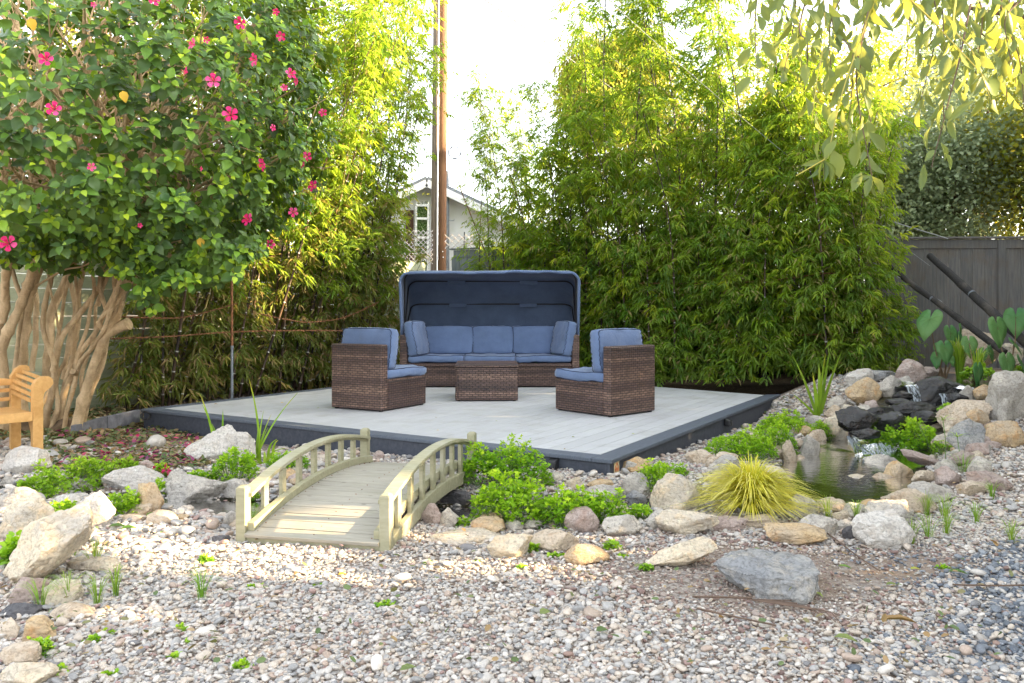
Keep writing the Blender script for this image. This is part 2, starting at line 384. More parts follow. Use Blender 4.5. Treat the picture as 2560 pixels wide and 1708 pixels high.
def m_pebble():
    t = NT('pebble'); a = t.attr('tone', 'INSTANCER'); b = t.attr('zone', 'INSTANCER')
    c1 = t.ramp(a, [(0, (.30, .295, .29)), (.08, (.42, .405, .39)), (.28, (.54, .50, .455)), (.48, (.59, .505, .42)), (.70, (.68, .63, .57)),
                    (.85, (.47, .36, .29)), (.93, (.36, .24, .21)), (.975, (.22, .215, .22))], 'CONSTANT')
    c2 = t.ramp(a, [(0, (.22, .14, .12)), (.22, (.32, .21, .17)), (.4, (.42, .33, .26)), (.6, (.36, .29, .25)), (.8, (.52, .45, .38)), (1, (.26, .18, .17))], 'CONSTANT')
    c3 = t.ramp(a, [(0, (.10, .12, .15)), (.3, (.17, .19, .22)), (.55, (.26, .28, .31)), (.78, (.42, .38, .34)), (.92, (.55, .52, .48))], 'CONSTANT')
    col = t.mix(t.ramp(b, [(.30, 0), (.36, 1)]), c1, c2); col = t.mix(t.ramp(b, [(.63, 0), (.69, 1)]), col, c3)
    p = t.co(); nz = t.noise(p, 1.6, 6, .65)
    col = t.mix(t.ramp(nz, [(.35, .30), (.6, 0)]), col, (.16, .14, .13))
    col = t.mix(t.ramp(t.noise(t.mapg(p, (1, 1, 5)), 1.2, 3), [(.6, 0), (.7, .35)]), col, (.75, .72, .68))
    return t.fin(col, .62, t.bump(nz, .25, .1), .4)
M['pebble'] = m_pebble()

def m_ground():
    t = NT('gravel_ground'); p = t.geo()
    v = t.n('TexVoronoi'); t.l(p, v.inputs['Vector']); v.inputs['Scale'].default_value = 55
    c = t.ramp(t.n('SeparateColor').outputs[0] if False else v.outputs['Color'], [(0, (.13, .10, .08)), (.4, (.26, .22, .19)), (.7, (.38, .34, .30)), (1, (.20, .19, .2))])
    dirt = t.ramp(t.noise(p, 2.2, 5, .6), [(.42, 0), (.62, 1)])
    fine = t.noise(p, 120, 4)
    col = t.mix(t.math('MULTIPLY', dirt, .75), c, t.mix(fine, (.17, .115, .08), (.30, .22, .16)))
    h = t.math('SUBTRACT', 1.0, v.outputs['Distance'])
    return t.fin(col, .9, t.bump(t.math('ADD', h, t.math('MULTIPLY', fine, .3)), .8, .012), .2)
M['ground'] = m_ground()

def m_water(name, tint, foam):
    t = NT(name); p = t.geo(); n1 = t.noise(t.mapg(p, (1, 1.6, 1)), 18, 3, .5, .6); n2 = t.noise(p, 60, 2)
    nn = t.bump(t.math('ADD', n1, t.math('MULTIPLY', n2, .3)), .18 if not foam else .4, .015)
    t.fin(tint, .03, nn, .5, Transmission_Weight=1.0, IOR=1.13)
    if foam:
        fo = t.noise(t.mapg(p, (22, 9, 5)), 2.2, 5, .7, .5)
        d = t.n('BsdfDiffuse'); d.inputs[0].default_value = (.45, .5, .55, 1)
        mx = t.n('MixShader'); t.l(t.ramp(fo, [(foam, 0), (foam + .1, .9)]), mx.inputs[0])
        t.l(t.b.outputs[0], mx.inputs[1]); t.l(d.outputs[0], mx.inputs[2]); t.l(mx.outputs[0], t.out.inputs[0])
    return t.m
M['water'] = m_water('stream_water', (.55, .58, .45), 0)
M['fall'] = m_water('falling_water', (.8, .85, .9), .46)
M['cascade'] = m_water('cascade_water', (.7, .75, .8), .72)

def m_bed():
    t = NT('wet_stream_bed'); p = t.geo(); v = t.n('TexVoronoi'); t.l(p, v.inputs['Vector']); v.inputs['Scale'].default_value = 28
    col = t.ramp(v.outputs['Color'], [(0, (.008, .008, .005)), (.5, (.028, .026, .012)), (.8, (.05, .042, .018)), (1, (.018, .028, .008))])
    return t.fin(col, .35, t.bump(v.outputs['Distance'], .8, .02), .5)
M['bed'] = m_bed()

def m_soil():
    t = NT('dark_soil'); p = t.geo(); n = t.noise(p, 30, 6, .7); col = t.mix(t.ramp(n, [(.35, 0), (.65, 1)]), (.045, .028, .018), (.13, .085, .05))
    return t.fin(col, .95, t.bump(n, .9, .03), .2)
M['soil'] = m_soil()

# ================================================ SETTING
def build_ground():
    xs = np.concatenate([np.linspace(-300, -9, 14), np.arange(-8.5, 9.01, .055), np.linspace(9.6, 300, 14)])
    ys = np.concatenate([np.linspace(-60, .4, 10), np.arange(.8, 14.01, .055), np.linspace(15, 400, 16)])
    X, Y = np.meshgrid(xs, ys); Z = ground(X, Y)
    V = np.stack([X, Y, Z], -1).reshape(-1, 3); nx, ny = len(xs), len(ys)
    i = np.arange(ny - 1)[:, None] * nx + np.arange(nx - 1)[None]; i = i.ravel()
    Fa = np.stack([i, i + 1, i + 1 + nx, i + nx], -1)
    tag(nobj('ground', npmesh('ground', V, Fa, M['ground'], True)), kind='structure')
build_ground()
def soil(name, poly):
    bm = bmesh.new(); vs = [bm.verts.new((x, y, 0)) for x, y in poly]; bm.faces.new(vs); bmesh.ops.triangulate(bm, faces=bm.faces)
    for _ in range(5): bmesh.ops.subdivide_edges(bm, edges=[e for e in bm.edges if e.calc_length() > .12], cuts=1)
    for v in bm.verts: v.co.z = gz(v.co.x, v.co.y) + .012
    me = bpy.data.meshes.new(name); bm.to_mesh(me); bm.free(); me.materials.append(M['soil']); me.shade_smooth(); tag(nobj(name, me), kind='structure')
soil('soil_bed', [(-3.80, 8.05), (-1.0, 12.6), (3.45, 9.95), (3.9, 9.5), (4.9, 9.9), (4.7, 10.55), (-1.05, 13.7), (-1.6, 13.8), (-5.2, 8.2), (-6.6, 6.1), (-6.6, 5.6), (-4.6, 7.0)])

# stream: flat reaches and the stepped cascade, one sheet following the bed
def build_stream():
    def ribbon(name, pts, m, wmul=1.0, n=7, sub=10, noise_z=0.0):
        P = []
        for a, b in zip(pts[:-1], pts[1:]):
            for k in range(sub): P.append([a[j] + (b[j] - a[j]) * k / sub for j in range(4)])
        P.append(list(pts[-1])); P = np.array(P)
        T = np.gradient(P[:, :2], axis=0); T /= np.linalg.norm(T, axis=1)[:, None]; N = np.stack([-T[:, 1], T[:, 0]], -1)
        V = []
        for i, p in enumerate(P):
            for k in range(n):
                s = (k / (n - 1) * 2 - 1) * p[3] * wmul
                z = p[2] + (noise_z * noise.noise(Vector((p[0] * 4 + N[i, 0] * s * 4, p[1] * 4 + N[i, 1] * s * 4, 0))) if noise_z else 0)
                V.append((p[0] + N[i, 0] * s, p[1] + N[i, 1] * s, z))
        Fa = [(i * n + k, i * n + k + 1, (i + 1) * n + k + 1, (i + 1) * n + k) for i in range(len(P) - 1) for k in range(n - 1)]
        return tag(nobj(name, npmesh(name, V, Fa, m, True)), kind='structure')
    pth = [tuple(p) for p in PATH]
    # the wet bed follows the terrain just above it
    P = []
    for a, b in zip(PATH[:-1], PATH[1:]):
        for k in range(16): P.append(a + (b - a) * k / 16)
    P = np.array(P); T = np.gradient(P[:, :2], axis=0); T /= np.linalg.norm(T, axis=1)[:, None]; N = np.stack([-T[:, 1], T[:, 0]], -1); n = 13
    S = np.linspace(-1, 1, n)[None] * (P[:, 3] * 1.02)[:, None]; X = P[:, :1] + N[:, :1] * S; Y = P[:, 1:2] + N[:, 1:2] * S; Z = ground(X, Y) + .006
    i = (np.arange(len(P) - 1)[:, None] * n + np.arange(n - 1)[None]).ravel()
    tag(nobj('stream_bed', npmesh('stream_bed', np.stack([X, Y, Z], -1).reshape(-1, 3), np.stack([i, i + 1, i + 1 + n, i + n], -1), M['bed'], True)), kind='structure')
    ribbon('upper_pool_water', pth[:3], M['water'], 1.0)
    low = [(p[0], p[1], p[2], p[3] * .95) for p in pth[5:]]
    ribbon('stream_water', low, M['water'])
    ca = [(4.12, 7.66, .402, .34), (4.05, 7.60, .385, .34), (4.0, 7.54, .22, .30), (3.8, 7.36, .19, .28), (3.7, 7.22, .17, .26), (3.64, 7.16, .10, .28), (3.35, 6.95, .085, .28),
          (3.22, 6.8, .07, .28), (3.16, 6.74, .01, .30), (2.95, 6.5, -.015, .34), (2.8, 6.3, -.027, .38)]
    ribbon('cascade_water', ca, M['cascade'], 1.0, 25, 6, .05)
    return ribbon
build_stream()
def water_fall(cx, cy, z0, z1, w, ang, label):
    n, m = 9, 12; V = []
    for i in range(m):
        t = i / (m - 1)
        for k in range(n):
            s = (k / (n - 1) - .5) * w * (1 + .5 * t)
            out = .05 + .10 * t + .01 * noise.noise(Vector((s * 40, t * 2, cx)))
            z = z0 + (z1 - z0) * t ** 1.3
            V.append((cx + s * math.cos(ang) - out * math.sin(ang) * -1, cy + s * math.sin(ang) - out * math.cos(ang), z + .012 * noise.noise(Vector((s * 60, 0, cx)))))
    Fa = [(i * n + k, i * n + k + 1, (i + 1) * n + k + 1, (i + 1) * n + k) for i in range(m - 1) for k in range(n - 1)]
    o = nobj('waterfall', npmesh('waterfall', V, Fa, M['fall'], True)); tag(o, label, 'waterfall')
water_fall(3.78, 7.56, .41, .26, .16, .45, 'white spout of water falling over the lip of the upper pool')
water_fall(3.15, 6.72, .10, -.02, .22, .5, 'short white trickle between black rocks at the lowest step of the cascade')
water_fall(3.30, 6.86, .12, .0, .12, .4, 'thin white trickle left of the middle black rocks')
water_fall(2.86, 6.36, .05, -.03, .30, .5, 'foamy white spill where the cascade meets the lower pool')
water_fall(4.02, 7.42, .34, .14, .10, .3, 'thin trickle right of the white spout')
water_fall(2.70, 6.42, .10, -.02, .10, .6, 'tiny white trickle at the lower left of the cascade')
water_fall(3.62, 7.02, .20, .08, .14, .5, 'thin trickle dropping over the middle step of the cascade')

# ------------------------------------------------ deck
DA = Vector((.657, 5.28, 0)); DU = math.atan2(4.52, 2.78); DL, DW, DZ = 5.31, 5.15, .12
deck = thing('deck', 'low square deck of pale grey boards with dark grey edging', 'deck', DA, DU)
bw = .1385; n_b = 35; x0 = .135; pitch = (DW - .27) / n_b
for i in range(n_b):
    b = MB().box((DL / 2, x0 + pitch * (i + .5), DZ - .0125), (DL - .27 - .006, pitch - .005, .025)); b.build('deck_board', M['deck'], deck, bevel=.002)
for (c, d) in (((DL / 2, .055, DZ - .0125), (DL + .04, .15, .029)), ((DL / 2, DW - .055, DZ - .0125), (DL + .04, .15, .029))):
    MB().box(c, d).build('border_board', M['deck_edge'], deck, bevel=.006)
for xx in (.055, DL - .055):
    MB().box((xx, DW / 2, DZ - .0125), (.15, DW - .265, .029)).build('border_board', M['deck_edge'], deck, bevel=.006)
for (c, d) in (((DL / 2, .012, -.012), (DL, .022, .21)), ((DL / 2, DW - .012, -.012), (DL, .022, .21)), ((.012, DW / 2, -.012), (.022, DW - .05, .21)), ((DL - .012, DW / 2, -.012), (.022, DW - .05, .21))):
    MB().box(c, d).build('fascia_board', M['fascia'], deck, bevel=.002)
MB().box((DL / 2, DW / 2, .035), (DL - .2, DW - .2, .1)).build('joists', M['black'], deck)
def deckpt(u, v, z=DZ):
    return Vector((DA.x + u * math.cos(DU) - v * math.sin(DU), DA.y + u * math.sin(DU) + v * math.cos(DU), z))

def spotlight(u, v, rz, label):
    p = deckpt(u, v, .0); t = thing('spotlight', label, 'spotlight', (p.x, p.y, .02), rz, 'black spotlights on the deck edge')
    b = MB(); vs = [(-.036, -.065, 0), (.036, -.065, 0), (.036, 0, .0), (-.036, 0, 0), (-.030, -.055, .055), (.030, -.055, .055), (.036, 0, .075), (-.036, 0, .075)]
    b.add(vs, [(3, 2, 1, 0), (0, 1, 5, 4), (1, 2, 6, 5), (2, 3, 7, 6), (3, 0, 4, 7), (4, 5, 6, 7)]); b.build('housing', M['black'], t, bevel=.008)
    MB().box((0, -.062, .028), (.05, .004, .034), Matrix.Rotation(-.18, 3, 'X')).build('lens', M['darkmetal'], t)
    MB().box((0, .0, .02), (.02, .03, .03)).build('bracket', M['black'], t)
spotlight(.0, .42, DU - PI / 2, 'black spotlight on the front face of the deck, near the flame sticker corner')
spotlight(2.62, -.005, DU, 'black spotlight on the right face of the deck, above bare gravel')

def sticker():
    p = deckpt(.10, -.003, .055); t = thing('sticker', 'small cream sticker with an orange flame mark at the deck corner', 'sticker', p, DU)
    MB().box((0, 0, 0), (.085, .002, .09)).build('sticker_sheet', M['cream_sticker'], t)
    b = MB(); pts = [(-.022, -.03), (-.026, -.012), (-.018, .008), (-.006, .020), (0, .030), (.008, .018), (.02, .006), (.026, -.012), (.022, -.03)]
    b.tube([(x, -.003, z) for x, z in pts],   .0022, 5); b.tube([(-.010, -.003, -.03), (-.011, -.016, -.0) if False else (-.011, -.003, -.016), (0, -.003, -.004), (.011, -.003, -.016), (.010, -.003, -.03)], .002, 5)
    b.build('flame_mark', M['orange_print'], t)
sticker()

def cable_bundle():
    p = deckpt(-.02, DW - .10, .0); t = thing('cable_coil', 'tangled black cable hanging at the far left corner of the deck', 'cable', (p.x, p.y - .03, 0))
    b = MB(); pts = []
    for i in range(60):
        a = i * .55; pts.append((.045 * math.cos(a) + .006 * math.sin(i), -.02 + .012 * math.sin(i * 1.7), .07 + .04 * math.sin(a) + .004 * math.cos(i * 2.3)))
    b.tube(pts, .005, 6); b.tube([(-.03, -.01, .13), (-.035, -.02, .1), (-.02, -.03, .02)], .005, 6); b.build('cable', M['black'], t, True)
cable_bundle()

# ------------------------------------------------ fences
def board_fence(name, A, B, ztop, label, mat, bwid, zb=-.05, rail=.12, cap=True, posts=()):
    A, B = Vector(A), Vector(B); L = (B - A).length; rz = math.atan2(B.y - A.y, B.x - A.x)
    t = thing(name, label, 'fence', (A.x, A.y, 0), rz); n = int(L / bwid)
    for i in range(n):
        w = L / n; dz = random.uniform(-.004, .004)
        MB().box((w * (i + .5), random.uniform(-.003, .003), (zb + ztop - rail - .004) / 2 + dz), (w - .006, .018, ztop - rail - zb - .006), Matrix.Rotation(random.uniform(-.012, .012), 3, 'Z')).build('board', mat, t, bevel=.002)
    x = 0; seg = sorted(set([0.0] + [p * L for p in posts] + [L]))
    for a, b in zip(seg[:-1], seg[1:]):
        MB().box(((a + b) / 2, -.012, ztop - rail / 2 - .01), (b - a - (.10 if len(seg) > 2 else 0), .03, rail)).build('rail', mat, t, bevel=.003)
    if cap: MB().box((L / 2, -.01, ztop + .012), (L + .02, .12, .024)).build('cap_board', mat, t, bevel=.003)
    for p in posts: MB().box((p * L, -.02, (ztop + zb) / 2 - .005), (.095, .05, ztop - zb - .02)).build('post', mat, t, bevel=.003)
    return t
board_fence('board_fence', (-1.05, 13.75), (1.06, 12.60), 2.17, 'grey board fence to the right of the utility pole', M['fence_grey'], .155, posts=(.33,))
board_fence('board_fence', (1.10, 12.58), (4.7, 10.62), 2.15, 'dark board fence hidden behind the right bamboo stand', M['fence'], .155, posts=(.5,))
board_fence('board_fence', (4.72, 10.55), (8.9, 10.30), 2.07, 'dark charcoal board fence behind the waterfall and taro plants', M['fence'], .152, zb=.2, posts=(.42, .93))

def siding_wall():
    A = Vector((-6.7, 5.95)); B = Vector((-1.55, 13.9)); L = (B - A).length; rz = math.atan2(B.y - A.y, B.x - A.x)
    t = thing('siding_fence', 'pale green fence of horizontal boards behind the hibiscus trunks', 'fence', (A.x, A.y, 0), rz)
    nseg = 4
    for r_ in range(13):
        for s in range(nseg):
            w = L / nseg
            MB().box((w * (s + .5), random.uniform(-.004, .004), .075 + r_ * .151), (w - .008, .02, .147)).build('siding_board', M['siding'], t, bevel=.003)
    for s in range(nseg + 1): MB().box((L / nseg * s, .045, .95), (.09, .07, 1.98)).build('post', M['siding'], t)
siding_wall()

# ------------------------------------------------ house beyond the fence
def house():
    Y = 18.0; t = thing('house', 'white gabled house with grey roof beyond the fence', 'house', (-1.9, Y, 0))
    zt, sl_ = 4.02, .47; W1, W2 = 2.3, 4.2
    b = MB(); vs = []
    for y in (0, 6): vs += [(-W1, y, 0), (W2, y, 0), (W2, y, zt - sl_ * W2), (0, y, zt), (-W1, y, zt - sl_ * W1)]
    b.add(vs, [(0, 1, 2, 3, 4), (9, 8, 7, 6, 5), (1, 6, 7, 2), (0, 4, 9, 5)]); b.build('wall', M['white'], t)
    rf = MB(); a = math.atan(sl_)
    rf.bar((0, 2.8, zt + .05), (W2 + .3, 2.8, zt + .05 - sl_ * (W2 + .3)), 6.4, .10); rf.build('roof', M['roofing'], t)
    rf = MB(); rf.bar((0, 2.8, zt + .052), (-W1 - .3, 2.8, zt + .052 - sl_ * (W1 + .3)), 6.4, .10); rf.build('roof', M['roofing'], t)
    for sx, ww in ((1, W2 + .28), (-1, W1 + .28)):
        MB().bar((0, -.42, zt - .06), (sx * ww, -.42, zt - .06 - sl_ * ww), .03, .16).build('fascia_board', M['white'], t)
    MB().box((-.43, -.03, 2.4), (.17, .05, 2.0)).build('door', M['brown_door'], t)
    MB().tube([(-.63, -.12, 3.3), (-.55, -.14, 1.0)], .045, 8).build('downpipe', M['white'], t, True)
    MB().tube([(.44, -.25, 4.25), (.44, -.25, .6)], .05, 10).build('vent_pipe', M['steel'], t, True)
    MB().tube([(.82, -.1, 2.9), (.80, -.12, 2.2), (.78, -.12, 1.6)], .012, 6).build('cable', M['wire_dark'], t, True)
    MB().box((2.0, -.02, 2.0), (.03, .03, 2.2)).build('wall_batten', M['white'], t)
house()
def turf_ladder():
    t = thing('ladder', 'white ladder filled with green turf leaning on the white house wall', 'ladder', (-2.02, 17.55, 0))
    for s in (-1, 1): MB().bar((s * .135, 0, 1.5), (s * .135, .2, 3.55), .03, .05).build('rail', M['white'], t)
    for z in (1.75, 2.25, 2.75, 3.18, 3.48): MB().box((0, -.03 + (z - 1.5) * .1, z), (.25, .02, .05)).build('rung', M['white'], t)
    b = MB(); b.bar((0, .03, 1.5), (0, .24, 3.52), .22, .03); b.build('turf', M['turf'], t)
    C = np.array([(random.uniform(-.14, .14), -.0, random.uniform(1.5, 3.55)) for _ in range(700)]); C[:, 1] = (C[:, 2] - 1.5) * .1
    return t, C
_lad = turf_ladder()

def lattice(name, c, w, h, n, label, rz=0):
    t = thing(name, label, 'lattice', c, rz)
    for s in (-1, 1):
        for i in range(-n, n + 1):
            x = i * w / n * 1.0; pts = []
            # clip the diagonal to the panel
            a0, a1 = Vector((x - h / 2 * s, 0, 0)), Vector((x + h / 2 * s, 0, h))
            def clip(p, q):
                d = q - p; t0, t1 = 0., 1.
                for lo, hi, pv, dv in ((-w / 2, w / 2, p.x, d.x),):
                    if abs(dv) < 1e-6: continue
                    ta, tb = (lo - pv) / dv, (hi - pv) / dv; t0, t1 = max(t0, min(ta, tb)), min(t1, max(ta, tb))
                return (p + d * t0, p + d * t1) if t1 - t0 > .08 else None
            r_ = clip(a0, a1)
            if r_: MB().bar(r_[0] + Vector((0, .008 * s, 0)), r_[1] + Vector((0, .008 * s, 0)), .012, .042, up=(0, 1, 0)).build('slat', M['lattice'], t)
p = px(1040, 660, 14.6); lattice('lattice_panel', (p.x, p.y, p.z), .62, .62, 7, 'weathered wooden lattice panel left of the utility pole')
p = px(1147, 622, 14.3); lattice('lattice_panel', (p.x, p.y, p.z), .50, .26, 4, 'short brown lattice panel above the fence right of the utility pole')

# ------------------------------------------------ utility pole
def utility_pole():
    Y = 15.3; t = thing('utility_pole', 'tall brown utility pole with a grey side timber and step bolts', 'utility pole', (0, Y, 0))
    def at(u, v): q = px(u, v, Y); return q - Vector((0, Y, 0))
    top, bot = at(1109.5, -260), at(1103, 700); bot.z = 0
    MB().tube([bot, (bot + top) / 2, top], [.088, .085, .080], 18).build('pole', M['pole'], t, True)
    top, bot = at(1093, -260), at(1084, 700); bot.z = 0
    MB().tube([bot + Vector((0, -.02, 0)), (bot + top) / 2 + Vector((0, -.02, 0)), top], [.075, .065, .05], 14).build('side_timber', M['pole_grey'], t, True)
    MB().tube([at(1100, -260) + Vector((0, -.085, 0)), at(1094, 690) + Vector((0, -.10, 0))], .014, 8).build('conduit', M['white'], t, True)
    for (u, v, s) in ((1082, 26, -1), (1080, 180, -1), (1120, 99, 1), (1119, 172, 1), (1119, 253, 1), (1121, 552, 1), (1082, 335, -1), (1119, 330, 1), (1120, 470, 1)):
        a = at(u, v); e = a + Vector((s * .11, 0, 0))
        MB().tube([a, e, e + Vector((0, 0, .035))], .007, 6).build('step_bolt', M['steel'], t, True)
    b = MB(); q = at(1108, 630); b.tube([q + Vector((0, -.092, 0)), q + Vector((0, -.098, 0))], .012, 10); q = at(1109, 644)
    b.tube([q + Vector((0, -.092, 0)), q + Vector((0, -.098, 0))], .012, 10); b.build('tag', M['white'], t)
    q = at(985, 2); MB().box(q, (.42, .12, .10), Matrix.Rotation(.08, 3, 'Y')).build('terminal_box', M['black'], t, bevel=.03)
    MB().bar(at(1000, -12), at(1090, -40), .05, .05).build('bracket', M['steel'], t)
    MB().tube([at(1073, 0), at(1076, 30), at(1090, 55), at(1110, 80), at(1118, 110), at(1122, 140)], .007, 6).build('cable', M['wire_dark'], t, True)
    MB().tube([at(1030, 2), at(1052, 25), at(1060, 55), at(1068, 78), at(1084, 86)], .006, 6).build('cable', M['wire_dark'], t, True)
    MB().tube([at(1122, 270), at(1119, 330), at(1122, 400), at(1128, 450), at(1126, 470)], .007, 6).build('cable', M['wire_dark'], t, True)
    pts = [at(1138 + 16 * math.cos(a) * (1 - a * .01), 385 + 13 * math.sin(a) * (1 + a * .02)) + Vector((0, -.1 - .004 * a, 0)) for a in np.linspace(0, 17, 50)]
    MB().tube(pts, .006, 5).build('cable_loop', M['wire_dark'], t, True)
utility_pole()

def wire(name, pts, r, mat, label, cat='cable'):
    o = MB().tube(pts, r, 6).build(name, mat, None, True); tag(o, label, cat); return o
def sag(a, b, s, n=14):
    return [a.lerp(b, i / n) - Vector((0, 0, s * 4 * (i / n) * (1 - i / n))) for i in range(n + 1)]
wire('overhead_cable', sag(px(1170, -30, 15), px(1700, 340, 22), .0), .014, M['wire_dark'], 'dark overhead cable running down to the right of the utility pole')
wire('overhead_cable', sag(px(700, 80, 17), px(980, -6, 15.3), .15), .012, M['wire_dark'], 'dark overhead cable sloping up past the palm fronds')
wire('guy_wire', sag(px(1500, -20, 9.6), px(2325, 665, 10.1), .1), .0028, M['wire'], 'long pale guy wire slanting down to the thicker leaning log')
wire('guy_wire', sag(px(1320, 10, 14), px(2250, 560, 10.6), .1), .0025, M['wire'], 'pale guy wire crossing in front of the bamboo tops')
wire('guy_wire', sag(px(2148, 637, 9.9), px(2355, 755, 9.5), .0), .006, M['wire'], 'short pale wire just beneath the thinner leaning log')
wire('guy_wire', sag(px(2150, 530, 10.7), px(2370, 597, 10.35), .0), .006, M['wire'], 'taut pale wire ending at the top of the charcoal fence')

def rope_wire(ctrl, label):
    """two twisted rusty strands through control points"""
    C = [Vector(c) for c in ctrl]; P = []
    for i in range(len(C) - 1):
        a, b, c, d = C[max(i - 1, 0)], C[i], C[i + 1], C[min(i + 2, len(C) - 1)]
        n = max(4, int((c - b).length / .02))
        for k in range(n):
            t = k / n; P.append(.5 * ((2 * b) + (c - a) * t + (2 * a - 5 * b + 4 * c - d) * t * t + (3 * b - a - 3 * c + d) * t ** 3))
    t = thing('rusty_wire', label, 'wire', (0, 0, 0), 0, 'rusty twisted wires holding the bamboo back')
    for s in (0, PI):
        MB().tube([p + Vector((0, math.cos(i * .9 + s), math.sin(i * .9 + s))) * .006 for i, p in enumerate(P)], .0045, 4).build('strand', M['rust'], t, True)
Z7 = lambda x, y: (280 + x * .3064, 660 + y * .3064)
rope_wire([px(*Z7(20, 428), 8.1), px(*Z7(300, 440), 8.4), px(*Z7(560, 438), 8.6), px(*Z7(800, 385), 8.75), px(*Z7(1030, 318), 8.9)], 'rusty twisted wire sagging up to the thin steel post, left of it')
rope_wire([px(*Z7(1200, 405), 9.2), px(*Z7(1430, 455), 9.7), px(*Z7(1620, 475), 10.1), px(*Z7(1900, 435), 10.6), px(*Z7(2180, 310), 11.1)], 'rusty twisted wire sagging across the canes above the left wicker chair')
rope_wire([px(*Z7(-10, 610), 8.0), px(*Z7(460, 592), 8.4), px(*Z7(960, 556), 8.95), px(*Z7(1400, 545), 9.5), px(*Z7(1860, 545), 10.2), px(1000, 828, 11.4)], 'long rusty twisted wire running level behind the left wicker chair')
Z8 = lambda x, y: (1800 + x * .3698, 560 + y * .3698)
rope_wire([px(1450, 708, 11.6), px(1600, 708, 11.0), px(*Z8(0, 402), 10.4), px(*Z8(450, 370), 9.95), px(*Z8(700, 335), 9.75), px(*Z8(985, 345), 9.7)], 'upper rusty wire stretched across the right bamboo stand')
rope_wire([px(1450, 845, 11.6), px(1600, 843, 11.0), px(*Z8(0, 775), 10.4), px(*Z8(480, 755), 9.95), px(*Z8(920, 735), 9.6)], 'lower rusty wire stretched across the right bamboo stand')

def steel_post():
    t = thing('steel_post', 'thin steel post at the left rear edge of the deck, rusty above', 'post', (px(580, 900, 8.95).x, 8.95, 0))
    MB().tube([(0, 0, 0), (0, 0, .72)], .016, 12).build('lower_tube', M['steel'], t, True)
    MB().tube([(0, 0, .72), (-.005, 0, 1.9)], .0145, 12).build('upper_tube', M['rust'], t, True)
steel_post()
def edging():
    for i, (a, b) in enumerate(((( 183, 1078), (262, 1066)), ((264, 1066), (345, 1052)))):
        p, q = hit(a[0], a[1] + 16), hit(b[0], b[1] + 16); p.z = q.z = .03
        o = MB().bar(p, q, .045, .13).build('edging_board', M['slate'], None, bevel=.004)
        tag(o, ('grey edging board beside the hibiscus roots, ending at the trunk', 'grey edging board running from the root edging to the deck corner')[i], 'edging')
edging()

def leaning_log(a, b, r0, r1, label, mat):
    t = thing('leaning_log', label, 'log', (0, 0, 0)); n = 26; P = []; Rr = []
    for i in range(n + 1):
        k = i / n; P.append(a.lerp(b, k) + Vector((0, 0, .012 * noise.noise(Vector((k * 5, 2, r0 * 99)))))); Rr.append((r0 + (r1 - r0) * k) * (1 + .08 * noise.noise(Vector((k * 14, 0, 1)))) * (1.14 if i in (9, 17) else 1))
    MB().tube(P, Rr, 14).build('trunk', mat, t, True)
    d = (b - a).normalized(); MB().tube([a - d * .004, a + d * .012], [r0 * .8, r0 * .8], 12).build('cut_end', M['pole_grey'], t)
    k = a.lerp(b, .45); MB().tube([k, k + d * .02], r0 * 1.12, 12).build('wire_tie', M['steel'], t)
leaning_log(px(*Z8(1085, 248), 10.0), px(*Z8(1925, 870), 8.5), .031, .038, 'thinner charred log leaning down from the bamboo to the boulders', M['char'])
leaning_log(px(*Z8(1418, 215), 10.05), px(*Z8(2120, 850), 8.3), .042, .052, 'thicker charred log leaning against the charcoal fence at the right edge', M['char'])
for i, (u, v) in enumerate(((1005, 195), (1068, 178))):
    p = px(*Z8(u, v), 10.2); o = MB().box(p, (.035, .012, .17)).build('wood_strip', M['lattice'], None); tag(o, ('left of two pale wood strips at the bamboo edge', 'right of two pale wood strips at the bamboo edge')[i], 'strip')

